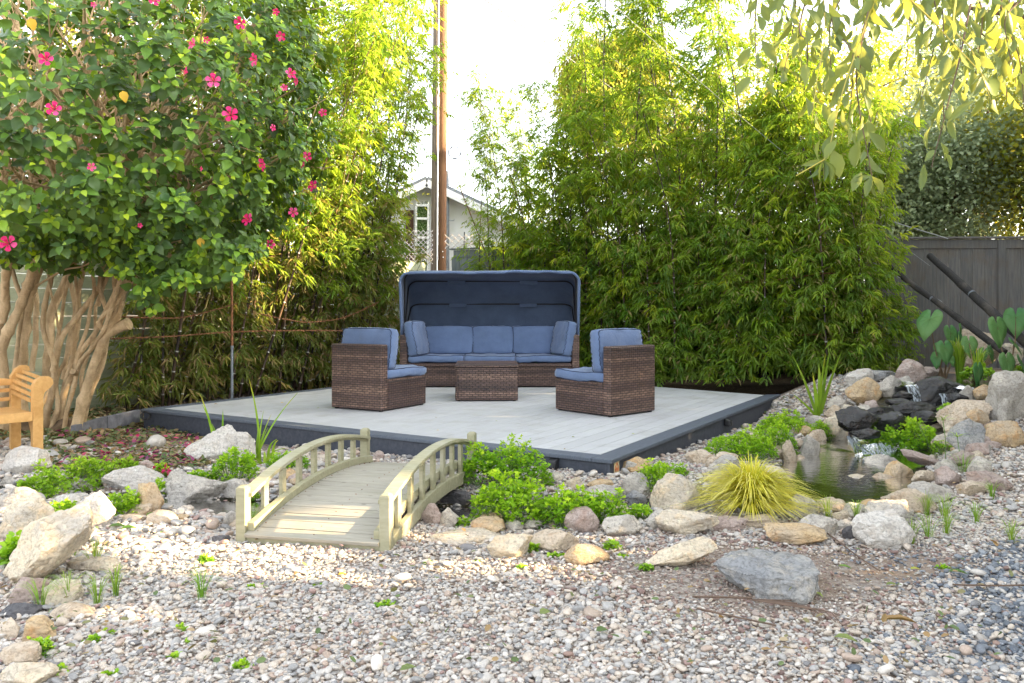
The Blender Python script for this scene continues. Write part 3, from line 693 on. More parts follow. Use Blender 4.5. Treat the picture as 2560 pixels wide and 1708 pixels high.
# ================================================ BRIDGE
def bridge():
    W, L = .79, 1.47; t = thing('footbridge', 'small arched sage green wooden footbridge with curved handrails', 'bridge', (-1.334, 3.80, 0), R(-12.7))
    pw = .052; arch = lambda y, a, b, h: a + (b - a) * y / L + h * (1 - (2 * y / L - 1) ** 2)
    zd = lambda y: arch(y, .048, .115, .072)
    zr = lambda y: arch(y, .225, .285, .108)
    for x in (pw / 2, W - pw / 2):
        for y, z0, z1 in ((pw / 2, -.04, .262), (L + pw / 2, -.02, .325)):
            b = MB(); b.box((x, y, (z0 + z1) / 2), (pw, pw, z1 - z0)); b.build('post', M['bridge'], t, bevel=.004)
            c = MB(); h = .011
            c.add([(x - pw / 2, y - pw / 2, z1 + .0005), (x + pw / 2, y - pw / 2, z1 + .0005), (x + pw / 2, y + pw / 2, z1 + .0005), (x - pw / 2, y + pw / 2, z1 + .0005),
                   (x - pw / 4, y - pw / 4, z1 + h), (x + pw / 4, y - pw / 4, z1 + h), (x + pw / 4, y + pw / 4, z1 + h), (x - pw / 4, y + pw / 4, z1 + h)],
                  [(0, 1, 5, 4), (1, 2, 6, 5), (2, 3, 7, 6), (3, 0, 4, 7), (4, 5, 6, 7), (3, 2, 1, 0)]); c.build('post_cap', M['bridge'], t, bevel=.004)
    def arcboard(name, x, w, zf, th, y0, y1, mt, zoff=0):
        n = 28; b = MB(); vs = []
        for i in range(n + 1):
            y = y0 + (y1 - y0) * i / n; z = zf(y) + zoff
            vs += [(x - w / 2, y, z), (x + w / 2, y, z), (x + w / 2, y, z - th), (x - w / 2, y, z - th)]
        fs = [(4 * i + k, 4 * i + (k + 1) % 4, 4 * i + 4 + (k + 1) % 4, 4 * i + 4 + k)[::-1] for i in range(n) for k in range(4)] + [(0, 1, 2, 3), (4 * n + 3, 4 * n + 2, 4 * n + 1, 4 * n)]
        b.add(vs, fs); return b.build(name, mt, t, bevel=.003)
    for s, x in ((-1, pw / 2 + .012), (1, W - pw / 2 - .012)):
        arcboard('handrail', x, .066, zr, .020, pw * .6, L + pw * .3, M['bridge'])
        arcboard('underrail', x, .026, zr, .014, pw, L, M['bridge'], -.0205)
        arcboard('curb', x - s * .032, .036, zd, .040, pw * .4, L + .01, M['bridge'], .0415)
        arcboard('stringer', x + s * .005, .03, zd, .075, pw, L, M['bridge'], -.022)
        for k in range(7):
            y = .16 + (L - .22) * (k + .25) / 7; a, b_ = zd(y) - .075, zr(y) - .034
            MB().box((x, y, (a + b_) / 2), (.022, .042, b_ - a)).build('baluster', M['bridge'], t, bevel=.003)
    n = 19; pd = (L + .06) / n
    for i in range(n):
        y = -.012 + pd * (i + .5); z = zd(max(0, min(L, y))); sl_ = math.atan((zd(y + .03) - zd(y - .03)) / .06)
        MB().box((W / 2, y, z - .009 + random.uniform(-.0012, .0012)), (W - 2 * pw - .012 if i else W - 2 * pw + .0, pd - .0045, .018), Matrix.Rotation(sl_, 3, 'X')).build('plank', M['bridge_plank'], t, bevel=.0025)
    nb = MB()
    for i in range(n):
        y = -.012 + pd * (i + .5); z = zd(max(0, min(L, y)))
        for x in (pw + .05, W / 2, W - pw - .05): nb.tube([(x + random.uniform(-.006, .006), y, z - .002), (x, y, z + .0016)], .0035, 6)
    nb.build('nails', M['rust'], t)['kind'] = 'stuff'
    MB().box((W / 2, .018, -.003), (W - 2 * pw - .004, .02, .07)).build('riser_board', M['bridge'], t, bevel=.002)
bridge()

# ================================================ FURNITURE
def cushion(w, d, h, puff=.18, n=18, seed=0, wr=.004, corner=.05, squash=None):
    """soft box: boxed edges, domed faces, small wrinkles; centre at origin. Returns (V, F, rim loops)"""
    V = []; idx = {}; Fs = []
    def vert(i, j, k):
        key = (i, j, k)
        if key in idx: return idx[key]
        x, y, z = i / n * 2 - 1, j / n * 2 - 1, k / 2 - 1
        ex = 1 - .035 * (1 - y * y) * -1 - .03; ey = 1 - .03 + .035 * (1 - x * x)
        r = max(abs(x), abs(y)); cr = (abs(x) ** 22 + abs(y) ** 22) ** (1 / 22)
        f = 1 / max(cr, 1e-6) * r if r > 0 else 1
        X = x * w / 2 * ex * (f if r > .8 else 1); Y = y * d / 2 * ey * (f if r > .8 else 1)
        dome = max(0, 1 - abs(x) ** 2.2) ** .6 * max(0, 1 - abs(y) ** 2.2) ** .6
        Z = z * h / 2 * (1 + (puff * dome if abs(z) > .9 else 0))
        nz = noise.noise(Vector((X * 14, Y * 14, seed + z))) * wr * 1.3 + noise.noise(Vector((X * 5, Y * 5, seed + 9 + z))) * wr * 3.0
        edge = (max(abs(x), abs(y)) ** 8) * wr * 1.4 * math.sin((X + Y) * 160 + 3 * noise.noise(Vector((X * 9, Y * 9, seed))))
        Z += (nz + edge) * (1 if abs(z) > .9 else 0)
        if abs(z) < .9:
            bul = .012; X += bul * x * (abs(x) > .99); Y += bul * y * (abs(y) > .99)
            q = .003 * noise.noise(Vector((X * 30, Y * 30, seed + 3))); X += q * x; Y += q * y
        idx[key] = len(V); V.append(Vector((X, Y, Z))); return idx[key]
    for i in range(n):
        for j in range(n):
            Fs.append((vert(i, j, 4), vert(i + 1, j, 4), vert(i + 1, j + 1, 4), vert(i, j + 1, 4)))
            Fs.append((vert(i, j, 0), vert(i, j + 1, 0), vert(i + 1, j + 1, 0), vert(i + 1, j, 0)))
        for k in range(4):
            Fs.append((vert(i, 0, k), vert(i + 1, 0, k), vert(i + 1, 0, k + 1), vert(i, 0, k + 1)))
            Fs.append((vert(i, n, k), vert(i, n, k + 1), vert(i + 1, n, k + 1), vert(i + 1, n, k)))
            Fs.append((vert(0, i, k), vert(0, i, k + 1), vert(0, i + 1, k + 1), vert(0, i + 1, k)))
            Fs.append((vert(n, i, k), vert(n, i + 1, k), vert(n, i + 1, k + 1), vert(n, i, k + 1)))
    rims = []
    for k in (0, 4):
        ring = [(i, 0) for i in range(n)] + [(n, i) for i in range(n)] + [(n - i, n) for i in range(n)] + [(0, n - i) for i in range(n)] + [(0, 0), (1, 0)]
        rims.append([V[vert(i, j, k)] for i, j in ring])
    return V, Fs, rims

def put_cushion(name, parent, c, w, d, h, Mt=None, mat='blue', puff=.18, seed=0, wr=.004, top=None):
    V, Fs, rims = cushion(w, d, h, puff, 18, seed, wr)
    b = MB(); b.add(V, Fs); o = b.build(name, M[mat], parent, True)
    o.data.set_sharp_from_angle(angle=R(70))
    q = MB()
    for r_ in rims: q.tube(r_, .0042, 5, cap=False)
    q.build('piping', M['piping'], o, True)
    mt = Matrix.Translation(Vector(c)) @ (Mt.to_4x4() if Mt is not None else Matrix()); o.matrix_local = mt
    return o

RX = lambda a: Matrix.Rotation(a, 3, 'X'); RY = lambda a: Matrix.Rotation(a, 3, 'Y'); RZ = lambda a: Matrix.Rotation(a, 3, 'Z')

def sofa():
    X0, X1, Yf = -1.455, .875, 10.2; W = X1 - X0; D = .80
    t = thing('daybed', 'brown wicker daybed sofa with blue cushions under a blue folding canopy', 'daybed', ((X0 + X1) / 2, Yf, DZ))
    aw = .098
    MB().box((0, .012 + (D - .1) / 2, .165), (W - 2 * aw - .006, D - .1, .30)).build('seat_base', M['wicker'], t, uv=True, bevel=.012)
    MB().box((0, -.003, .292), (W - 2 * aw - .01, .03, .035), uo=.3).build('seat_rim', M['wicker'], t, uv=True, bevel=.01)
    for s in (-1, 1):
        MB().box((s * (W / 2 - aw / 2), D / 2, .345), (aw, D, .67), uo=s).build('armrest', M['wicker'], t, uv=True, bevel=.014)
        for y in (.05, D - .05): MB().box((s * (W / 2 - .05), y, .006), (.03, .03, .014)).build('foot', M['black'], t)
    MB().box((0, D - .05, .345), (W - 2 * aw - .004, .095, .65), uo=2).build('backrest', M['wicker'], t, uv=True, bevel=.014)
    xs = [-W / 2 + aw + .004, -.335, .335, W / 2 - aw - .004]
    for i in range(3):
        w = xs[i + 1] - xs[i]; put_cushion('seat_cushion', t, ((xs[i] + xs[i + 1]) / 2, .33, .365), w - .006, .68, .082, None, seed=i, puff=.12)
    for i, (a, b_) in enumerate(((-.90, -.245), (-.245, .30), (.30, .95))):
        put_cushion('back_cushion', t, ((a + b_) / 2, .56 + .01 * i, .585), b_ - a + .012, .385, .13, RX(R(76)), seed=10 + i, puff=.55, wr=.006)
    # canopy: hoops and cloth pivoted above the armrests
    ca = thing('canopy', None, None, (0, .30, .66)); ca.parent = t
    Rr, Wc = .875, W / 2 - .01
    def hoop(th, r_, w, n=9, cr=.13):
        P = []
        for i in range(5): P.append((-w, r_ * i / 5 - (cr * i / 5)))
        for i in range(n + 1):
            a = PI - (PI / 2) * i / n; P.append((-w + cr + cr * math.cos(a), r_ - cr + cr * math.sin(a)))
        for i in range(1, 24): P.append((-w + cr + (2 * w - 2 * cr) * i / 24, r_))
        for i in range(n + 1):
            a = PI / 2 - (PI / 2) * i / n; P.append((w - cr + cr * math.cos(a), r_ - cr + cr * math.sin(a)))
        for i in range(5): P.append((w, (r_ - cr) * (1 - (i + 1) / 5)))
        return [Vector((x, h * math.sin(th), h * math.cos(th))) for x, h in P]
    thetas = [R(a) for a in (-14, -9, -5, 0, 8, 16, 24, 30, 38, 46, 54, 60, 68, 76, 84, 90, 96, 101)]
    V = []; m = None
    for ti, th in enumerate(thetas):
        k = min(abs(th - R(a)) for a in (0, 30, 60, 92)) / R(15); rr = Rr * (1 - .035 * min(1, k)) if th >= 0 else Rr * (1 + th * .12)
        H = hoop(th, rr, Wc + (.006 if th >= 0 else .012)); m = len(H)
        for j, q in enumerate(H):
            w_ = noise.noise(Vector((q.x * 1.2, th * 6, 3))) * .030 + noise.noise(Vector((q.x * 3 + th * 7, th * 12, 1))) * .018
            edge = 1 if th < R(95) else 1
            side = max(0, 1 - (q.length) / .35)
            q = q * (1 + w_ * edge / max(q.length, .3)); q.x += (1 if q.x > 0 else -1) * side * .03 * math.sin(th * 14 + 1) + side * .01; q.z -= .05 * side
            V.append(q)
    Fs = [(a * m + b_, a * m + b_ + 1, (a + 1) * m + b_ + 1, (a + 1) * m + b_) for a in range(len(thetas) - 1) for b_ in range(m - 1)]
    b = MB(); b.add(V, Fs); o = b.build('canopy_cloth', M['blue_shaded'], t, True, loc=(0, .30, .66)); o.data.set_sharp_from_angle(angle=R(180))
    s_ = o.modifiers.new('subdivision', 'SUBSURF'); s_.levels = s_.render_levels = 1
    s2 = o.modifiers.new('thickness', 'SOLIDIFY'); s2.thickness = .004
    rim = V[:m]; q = MB(); q.tube([v + Vector((0, .004 * math.sin(i * 2.1), .003 * math.sin(i * 1.3))) for i, v in enumerate(rim)], .018, 8); q.build('hem', M['blue'], o, True)
    bpy.data.objects.remove(ca)
    for a, rad in ((0, .010), (30, .010), (60, .010), (90, .010)):
        h = [v + Vector((0, .30, .66)) for v in hoop(R(a), Rr - .018, Wc - .014)]; ho = MB().tube(h, rad, 8).build('canopy_hoop', M['darkmetal'], t, True)
        if a in (30, 60):
            for x0 in (-.48, .52):
                c = Vector((x0, .30 + (Rr - .02) * math.sin(R(a)), .66 + (Rr - .02) * math.cos(R(a))))
                MB().box(c + Vector((0, -.014, -.018)), (.245, .006, .052)).build('cloth_tab', M['blue_shaded'], ho)
    for s in (-1, 1):
        MB().tube([(s * (W / 2 - .03), .30, .60), (s * (W / 2 - .03), .30, .70)], .014, 8).build('hinge', M['steel'], t, True)
    for s, rx, rz, lab in ((-1, 80, 74, 'square blue pillow propped against the left arm of the wicker daybed'), (1, 78, -70, 'square blue pillow propped against the right arm of the wicker daybed')):
        p = thing('pillow', lab, 'pillow', ((X0 + X1) / 2 + s * (W / 2 - .195), Yf + .20, DZ + .63), 0, 'square pillows at the ends of the daybed')
        put_cushion('pillow_cover', p, (0, 0, 0), .44, .44, .12, RZ(R(rz)) @ RX(R(rx)), seed=30 + s, puff=.30, wr=.006)
sofa()

def chair(corner, angle, mirror, label):
    """corner: ground point of the outer rear corner next to the camera; local +x along the rear panel, +y towards the seat front"""
    W, D, bt = .655, .745, .10
    t = thing('wicker_chair', label, 'chair', (corner[0], corner[1], DZ), angle, 'brown wicker chairs facing the table')
    s = -1 if mirror else 1
    MB().box((s * W / 2, bt / 2, .337), (W, bt, .65), uo=1).build('backrest', M['wicker'], t, uv=True, bevel=.014)
    MB().box((s * W / 2, bt + (D - bt) / 2 + .002, .155), (W - .01, D - bt - .006, .285), uo=3).build('seat_base', M['wicker'], t, uv=True, bevel=.012)
    MB().box((s * W / 2, bt + (D - bt) / 2 + .002, .306), (W - .004, D - bt - .002, .028), uo=5).build('seat_rim', M['wicker'], t, uv=True, bevel=.009)
    for x in (.04, W - .04):
        for y in (.04, D - .04): MB().box((s * x, y, .006), (.03, .03, .014)).build('foot', M['black'], t)
    put_cushion('seat_cushion', t, (s * W / 2, bt + .325, .366), W - .005, D - bt + .03, .085, None, seed=40 + s, puff=.14)
    put_cushion('back_cushion', t, (s * W / 2, bt + .105, .610), W - .02, .40, .115, RX(R(82)), seed=44 + s, puff=.30, wr=.005)
    return t
chair((.919, 7.33), math.atan2(.425, .486), False, 'brown wicker chair with its back to the camera, right of the table')
chair((-1.276, 7.71), math.atan2(-.33, .577), True, 'brown wicker chair facing the daybed, left of the table')

def table():
    t = thing('coffee_table', 'low brown wicker coffee table in front of the daybed', 'table', (-.623, 8.64, DZ), math.atan2(.02, .69))
    MB().box((.345, .36, .19), (.69, .72, .36)).build('table_base', M['wicker'], t, uv=True, bevel=.012)
    MB().box((.345, .36, .385), (.705, .735, .03), uo=2).build('table_top', M['wicker'], t, uv=True, bevel=.009)
    MB().box((.03, -.006, .19), (.012, .014, .35)).build('corner_strip', M['wicker'], t, uv=True, bevel=.003)
    for x in (.04, .65):
        for y in (.04, .68): MB().box((x, y, .004), (.03, .03, .014)).build('foot', M['black'], t)
table()

# ================================================ BENCH
def bench():
    fr = Vector((-3.575, 5.93, 0)); dy = Vector((-.36, .32, 0)).normalized()      # towards the rear
    t = thing('garden_bench', 'golden teak garden bench with rolled slatted arms, cut off at the left', 'bench', fr, math.atan2(dy.y, dy.x) - PI / 2)
    # local: +y rear, -x along the bench
    Lb, D = 1.55, .50
    def prof(name, pts, x, th, mt=M['teak']):
        n = len(pts); b = MB(); vs = [(x - th / 2, y, z) for y, z in pts] + [(x + th / 2, y, z) for y, z in pts]
        b.add(vs, [tuple(range(n)), tuple(range(n, 2 * n))[::-1]] + [(i, i + n, (i + 1) % n + n, (i + 1) % n) for i in range(n)]); return b.build(name, mt, t, bevel=.003)
    def front(name, pts, y, th):
        n = len(pts); b = MB(); vs = [(x, y - th / 2, z) for x, z in pts] + [(x, y + th / 2, z) for x, z in pts]
        b.add(vs, [tuple(range(n))[::-1], tuple(range(n, 2 * n))] + [(i, (i + 1) % n, (i + 1) % n + n, i + n) for i in range(n)]); return b.build(name, M['teak'], t, bevel=.003)
    for k, X in ((1, 0.0), (-1, -Lb)):
        out = []
        # front leg board whose top rolls outward
        roll = [(0 + k * (.035), -.02), (k * .035, .46), (k * .045, .50), (k * .085, .535), (k * .105, .565), (k * .10, .60), (k * .07, .622), (k * .03, .622), (-k * .01, .60), (-k * .033, .56), (-k * .035, .50), (-k * .035, -.02)]
        if k < 0: roll = roll[::-1]
        front('leg', [(X + a, z) for a, z in roll], 0.0, .055)
        front('rear_leg', [(X + a, z) for a, z in ([(.035, -.02), (.035, .42), (.04, .60), (.10, .64), (.09, .675), (.04, .685), (0, .66), (-.035, .60), (-.035, -.02)] if k > 0 else [(-.035, -.02), (-.035, .60), (0, .66), (.035, .60), (.035, -.02)])], D, .05)
        for zz, xo in ((.44, -.030), (.485, -.028), (.53, -.018), (.575, .004), (.60, .045)):
            MB().bar((X + k * xo, .03, zz), (X + k * xo, D - .02, zz + .035), .018, .026).build('arm_slat', M['teak'], t, bevel=.002)
        MB().bar((X, .03, .31), (X, D - .02, .31), .03, .06).build('side_rail', M['teak'], t, bevel=.003)
        prof('bracket', [(.03, .28), (.12, .28), (.06, .19), (.03, .17)], X - k * .01, .03)
    MB().box((-Lb / 2, -.004, .325), (Lb - .075, .05, .068)).build('seat_rail', M['teak'], t, bevel=.003)
    for i in range(6): MB().box((-Lb / 2, .06 + i * .077, .352), (Lb - .09, .064, .016)).build('seat_slat', M['teak'], t, bevel=.003)
    tops = [(-Lb + .02, .55), (-Lb + .4, .60), (-Lb / 2 - .2, .72), (-Lb / 2 + .2, .72), (-.42, .66), (-.30, .655), (-.18, .60), (-.02, .575), (-.02, .53), (-.18, .53), (-.30, .56), (-Lb + .4, .54), (-Lb + .02, .50)]
    front('top_rail', tops[::-1], D - .01, .035)
    for i in range(9): MB().box((-.14 - i * .165, D - .01, .455), (.045, .022, .19)).build('back_slat', M['teak'], t, bevel=.002)
    for zz in (.42, .49): MB().box((-Lb / 2, D + .004, zz), (Lb - .08, .016, .03)).build('back_rail', M['teak'], t, bevel=.002)
bench()

# ================================================ ROCKS
_ico = {}
def ico(sub):
    if sub not in _ico:
        bm = bmesh.new(); bmesh.ops.create_icosphere(bm, subdivisions=sub, radius=1)
        _ico[sub] = (np.array([v.co[:] for v in bm.verts]), np.array([[v.index for v in f.verts] for f in bm.faces])); bm.free()
    return _ico[sub]

def rock_verts(seed, sub, p=3.0, chops=9, deep=.30, rough=1.0):
    """a body cut by random planes (slightly softened edges), then weathered"""
    V, Fa = ico(sub); g = np.random.default_rng(seed); V = V.copy(); k = chops + 7
    i = np.arange(k) + .5; ph = np.arccos(1 - 2 * i / k); th = PI * (1 + 5 ** .5) * i + g.uniform(0, 6)
    Nn = np.stack([np.cos(th) * np.sin(ph), np.sin(th) * np.sin(ph), np.cos(ph)], -1) + g.normal(0, .24, (k, 3)); Nn /= np.linalg.norm(Nn, axis=1)[:, None]
    c = g.uniform(1 - deep * 1.35, 1.0, k); q = 46 if sub > 3 else 26
    r_ = (np.maximum(0, V @ Nn.T / c) ** q).sum(1) ** (-1 / q); V = V * r_[:, None]
    o = g.uniform(-50, 50, 3); nz = []
    for v in V:
        w = Vector(v + o); a_ = noise.noise(w * 1.3) * .07 + noise.noise(w * 3.1) * .045; f = noise.voronoi(w * 2.6)[0]; a_ += -.05 * rough * max(0, 1 - (f[1] - f[0]) * 5)
        a_ += (abs(noise.noise(w * 6.5)) * -.055 + noise.noise(w * 13) * .018) * rough + (noise.noise(w * 26) * .010 * rough if sub > 3 else 0); nz.append(a_)
    return V * (1 + np.array(nz))[:, None], Fa

def make_rock(pos, w, d, h, mat, seed, sub=4, tilt=0.0, label=None, p=3.0, chops=9, norm=True, rz=None, group=None, deep=.3):
    V, Fa = rock_verts(seed, sub, p, chops, deep)
    a = (seed * 2.4) % 6.28 if rz is None else rz
    if not tilt:
        c, s = math.cos(a), math.sin(a); V = np.stack([V[:, 0] * c - V[:, 1] * s, V[:, 0] * s + V[:, 1] * c, V[:, 2]], -1)
    V = (V - V.min(0)) / (V.max(0) - V.min(0)) - .5
    V *= (w, d, h * 1.1)
    if tilt:
        c, s = math.cos(tilt), math.sin(tilt); V = np.stack([V[:, 0] * c - V[:, 2] * s, V[:, 1], V[:, 0] * s + V[:, 2] * c], -1)
    V[:, 2] -= V[:, 2].min() + .13 * (V[:, 2].max() - V[:, 2].min())
    me = npmesh('rock', V, Fa, M[mat], True); me.set_sharp_from_angle(angle=R(34))
    o = nobj('rock', me); o.location = pos
    return tag(o, label, 'rock', group)

TB = {'R': (1600, 1000, .4515), 'Z': (1800, 560, .3698), 'L': (0, 1080, .4005), 'C': (1060, 1040, .4766)}
def tpx(tb, x, y): a, b, s = TB[tb]; return a + x * s, b + y * s
_rs = [100]
def rk(tb, cx, by, w, h, mat, label, tilt=0.0, Y=None, zoff=0.0, p=3.0, chops=9, dr=.62, deep=.3, seed=None):
    u, v = tpx(tb, cx, by); s = TB[tb][2]
    q = hit(u, v) if Y is None else px(u, v, Y)
    W, H = w * s * q.y / F * 1.12, h * s * q.y / F * 1.14
    pitch = max(.08, (v - HY) / F)
    if tilt:
        Dp = H * 1.6; hh = H
        cz = 0
    else:
        Dp = W * dr; hh = max(.62 * H, H - Dp * pitch * .45) * 1.10
    _rs[0] += 1
    return make_rock((q.x, q.y + Dp * .36, q.z + zoff - .01), W, Dp, hh, mat, seed or _rs[0] * 7, 5 if w * s > 125 else 4 if w * s > 38 else 3, tilt, label, p, chops, deep=deep)

# right of the golden grass tuft and in front
def lone_boulder():
    k = .00079; q0 = hit(*tpx('R', 440, 1110)); pt = [(0, .13, .135), (110, .27, .155), (255, .32, .165), (420, .28, .16), (525, .16, .15), (535, .08, .10), (190, .0, .125), (400, -.03, .105), (520, .02, .125), (150, .04, .03), (60, .13, .09),
        (200, .0, -.02), (240, -.02, -.035), (415, -.07, -.03), (440, -.05, .03), (520, .03, .02), (120, .26, 0), (400, .28, 0), (520, .14, 0)]
    bm = bmesh.new(); [bm.verts.new((x * k, y * .85, z * .74)) for x, y, z in pt]; r_ = bmesh.ops.convex_hull(bm, input=bm.verts)
    bmesh.ops.delete(bm, geom=[v for v in bm.verts if not v.link_faces], context='VERTS'); bmesh.ops.triangulate(bm, faces=bm.faces)
    for _ in range(6): bmesh.ops.subdivide_edges(bm, edges=[e for e in bm.edges if e.calc_length() > .012], cuts=1, use_grid_fill=False); bmesh.ops.triangulate(bm, faces=bm.faces)
    bm.normal_update()
    for v in bm.verts:
        w = v.co * 9; f = noise.voronoi(w * .8)[0]; v.co += v.normal * (noise.noise(w) * .010 + noise.noise(w * 3) * .005 + abs(noise.noise(Vector((w.x * 1.0, w.y, w.z * 4)))) * -.012 - .010 * max(0, 1 - (f[1] - f[0]) * 6) + noise.noise(w * 8) * .002)
    me = bpy.data.meshes.new('rock'); bm.to_mesh(me); bm.free(); me.materials.append(M['r_blue']); me.shade_smooth(); me.set_sharp_from_angle(angle=R(28))
    o = nobj('rock', me); o.location = (q0.x, q0.y + .02, q0.z + .0); tag(o, 'large flat topped blue grey boulder lying alone on the gravel', 'rock')
lone_boulder()
rk('R', 232, 935, 400, 120, 'r_cream', 'long pitted cream stone tilted on the gravel in front of the rock border', tilt=R(17), p=3.4)
rk('R', 270, 757, 325, 148, 'r_cream', 'pitted cream boulder just below the big ochre boulder, left of the golden grass', p=2.5)
rk('R', 100, 722, 132, 112, 'r_grey', 'rounded grey stone touching the left end of the pitted cream boulder')
rk('R', 500, 727, 190, 80, 'r_pink', 'low pinkish stone touching the right end of the pitted cream boulder')
rk('R', 680, 712, 215, 80, 'r_tan', 'flat tan stone against the foot of the golden grass')
rk('R', 890, 810, 320, 118, 'r_ochre', 'flat ochre slab lying in front of the golden grass, right side', p=3.5)
rk('R', 1010, 775, 200, 130, 'r_grey', 'smooth grey stone behind the right end of the flat ochre slab')
rk('R', 912, 665, 185, 135, 'r_grey', 'round grey boulder half covered by the right blades of the golden grass')
rk('R', 1060, 606, 125, 66, 'r_tan', 'small tan stone at the left end of the yellow orange ledge')
rk('R', 1170, 596, 245, 92, 'r_ochre', 'long yellow orange stone forming a ledge at the front of the stream bank', p=3.3)
rk('R', 1190, 520, 250, 100, 'r_cream', 'broad cream stone above the yellow orange ledge at the water')
rk('R', 1355, 570, 170, 70, 'r_ochre', 'flat ochre stone continuing the ledge to the right')
rk('R', 1380, 506, 205, 98, 'r_tan', 'beige stone behind the ochre ledge, below the round banded boulder')
rk('R', 1450, 487, 182, 140, 'r_ochre', 'round banded boulder of ochre and dark grey beside the tilted brown slab', p=2.4)
rk('R', 1360, 424, 195, 112, 'r_grey', 'arched grey stone at the pool edge behind the round banded boulder')
rk('R', 1567, 400, 205, 55, 'r_pink', 'brown rectangular slab tilted down to the right, below the round herb clump', tilt=R(-22), zoff=.05)
rk('R', 1590, 465, 132, 75, 'r_tan', 'small beige stone under the tilted brown slab')
rk('R', 1520, 632, 240, 132, 'r_tan', 'broad beige boulder in the front row right of the ochre ledge', p=3.5)
rk('R', 1650, 577, 222, 118, 'r_grey', 'grey boulder with grass at its foot, right of the broad beige boulder')
rk('R', 1737, 480, 148, 105, 'r_pink', 'pinkish brown boulder between the tilted slab and the sedge tuft')
rk('R', 1860, 532, 150, 84, 'r_tan', 'low tan stone in front of the pink grey sloping slab')
rk('R', 1958, 520, 235, 90, 'r_pink', 'pink grey slab sloping down to the gravel at the right', tilt=R(-20), zoff=.02)
rk('R', 1365, 834, 305, 210, 'r_white', 'big pale squarish boulder at the front end of the right rock border', p=4, chops=11)
rk('R', 1420, 690, 285, 130, 'r_grey', 'wide grey stone directly behind the big pale squarish boulder')
rk('R', 1240, 664, 165, 78, 'r_grey', 'grey oval stone left of the wide grey stone')
rk('R', 1128, 667, 110, 58, 'r_tan', 'small tan stone below the small ledge end stone')
rk('R', 1135, 737, 112, 72, 'r_grey', 'small light stone left of the dark slate coloured stone')
rk('R', 1190, 782, 102, 90, 'r_dark', 'dark slate coloured stone against the big pale squarish boulder')
rk('R', 205, 620, 250, 200, 'r_cream', 'big weathered cream and grey boulder left of the golden grass', p=2.6)
rk('R', 365, 362, 195, 82, 'r_tan', 'low tan stone between the deck side and the herb clumps')
rk('R', 835, 378, 78, 140, 'r_tan', 'upright tan stone leaning among the herbs behind the golden grass', deep=.4)
rk('R', 945, 370, 118, 155, 'r_grey', 'tall grey stone with wet foot at the left edge of the pool', p=2.3)
rk('R', 987, 272, 90, 98, 'r_tan', 'tan stone behind the tall grey stone at the pool edge')
rk('R', 825, 290, 84, 112, 'r_blue', 'blue grey stone standing among the herb clumps')
rk('R', 1100, 250, 118, 142, 'r_cream', 'upright cream boulder on the left bank beside the lowest cascade', p=2.6)
rk('R', 965, 167, 128, 74, 'r_grey', 'flat grey stone at the foot of the right iris clump')
rk('R', 1077, 110, 98, 76, 'r_tan', 'squarish tan stone just right of the right iris clump')
rk('R', 895, 372, 68, 64, 'r_tan', 'small stone beside the foot of the tall grey stone')
rk('R', 1172, 212, 60, 50, 'r_pink', 'small reddish stone at the water below the lowest cascade')
rk('R', 1630, 168, 155, 82, 'r_tan', 'beige stone behind the round herb clump at the cascade')
rk('R', 1845, 308, 190, 180, 'r_blue', 'large blue grey block with a square face on the right bank', p=5, chops=8, seed=77)
rk('R', 2060, 265, 240, 135, 'r_ochre', 'large ochre boulder at the right edge above the gravel', p=3.4)
rk('R', 1820, 364, 200, 78, 'r_pink', 'flat pinkish stone below the blue grey block')
rk('R', 1730, 278, 170, 92, 'r_cream', 'cream stone between the round herb clump and the blue grey block')
# around the waterfall
rk('Z', 955, 1110, 172, 118, 'r_white', 'pale rounded boulder at the far left corner of the waterfall rim')
rk('Z', 1120, 1052, 200, 60, 'r_blue', 'long low blue grey stone behind the waterfall rim', Y=8.6)
rk('Z', 1300, 1082, 182, 150, 'r_pink', 'reddish brown boulder at the head of the upper pool', p=2.6, Y=8.2)
rk('Z', 1432, 1035, 122, 64, 'r_pink', 'small pinkish stone right of the reddish brown boulder', Y=8.6)
rk('Z', 1145, 1172, 178, 134, 'r_grey', 'grey boulder left of the white water spout')
rk('Z', 1255, 1118, 95, 84, 'r_grey', 'small grey stone between the reddish boulder and the water spout', Y=7.9)
rk('Z', 1000, 1215, 245, 162, 'r_ochre', 'big ochre boulder on the left bank of the cascade', p=2.8)
rk('Z', 1046, 1274, 98, 78, 'r_pink', 'brown stone at the water below the big ochre boulder')
rk('Z', 800, 1257, 124, 84, 'r_grey', 'grey and tan stone behind the right iris clump')
rk('Z', 665, 1240, 100, 74, 'r_blue', 'blue grey stone half hidden by the iris leaves')
rk('Z', 1675, 1212, 114, 108, 'r_grey', 'grey stone with pointed top right of the black cascade rocks')
rk('Z', 1800, 1187, 124, 92, 'r_ochre', 'orange brown stone above the large sloping slab')
rk('Z', 1806, 1100, 76, 52, 'r_ochre', 'small flat orange stone beside the lime seedling')
rk('Z', 1742, 1112, 96, 90, 'r_tan', 'rough tan stone below the low taro leaf')
rk('Z', 1985, 1330, 235, 300, 'r_grey', 'tall pointed grey boulder at the right edge, highest of the rockery', p=2.4, chops=10, dr=.8)
rk('Z', 1700, 1360, 365, 130, 'r_tan', 'large sloping slab rising to the right beside the cascade', tilt=R(17), p=3)
rk('Z', 1950, 1352, 118, 158, 'r_grey', 'grey stone wedged beneath the tall pointed boulder')
rk('Z', 1765, 1392, 132, 98, 'r_ochre', 'ochre stone on top of the blue grey block', zoff=.05)
rk('Z', 1790, 965, 340, 225, 'r_tan', 'broad tan boulder behind the taro plants, under the leaning logs', Y=9.3, p=2.6)
rk('Z', 1990, 940, 150, 120, 'r_cream', 'cream boulder behind the right taro leaves', Y=8.9)
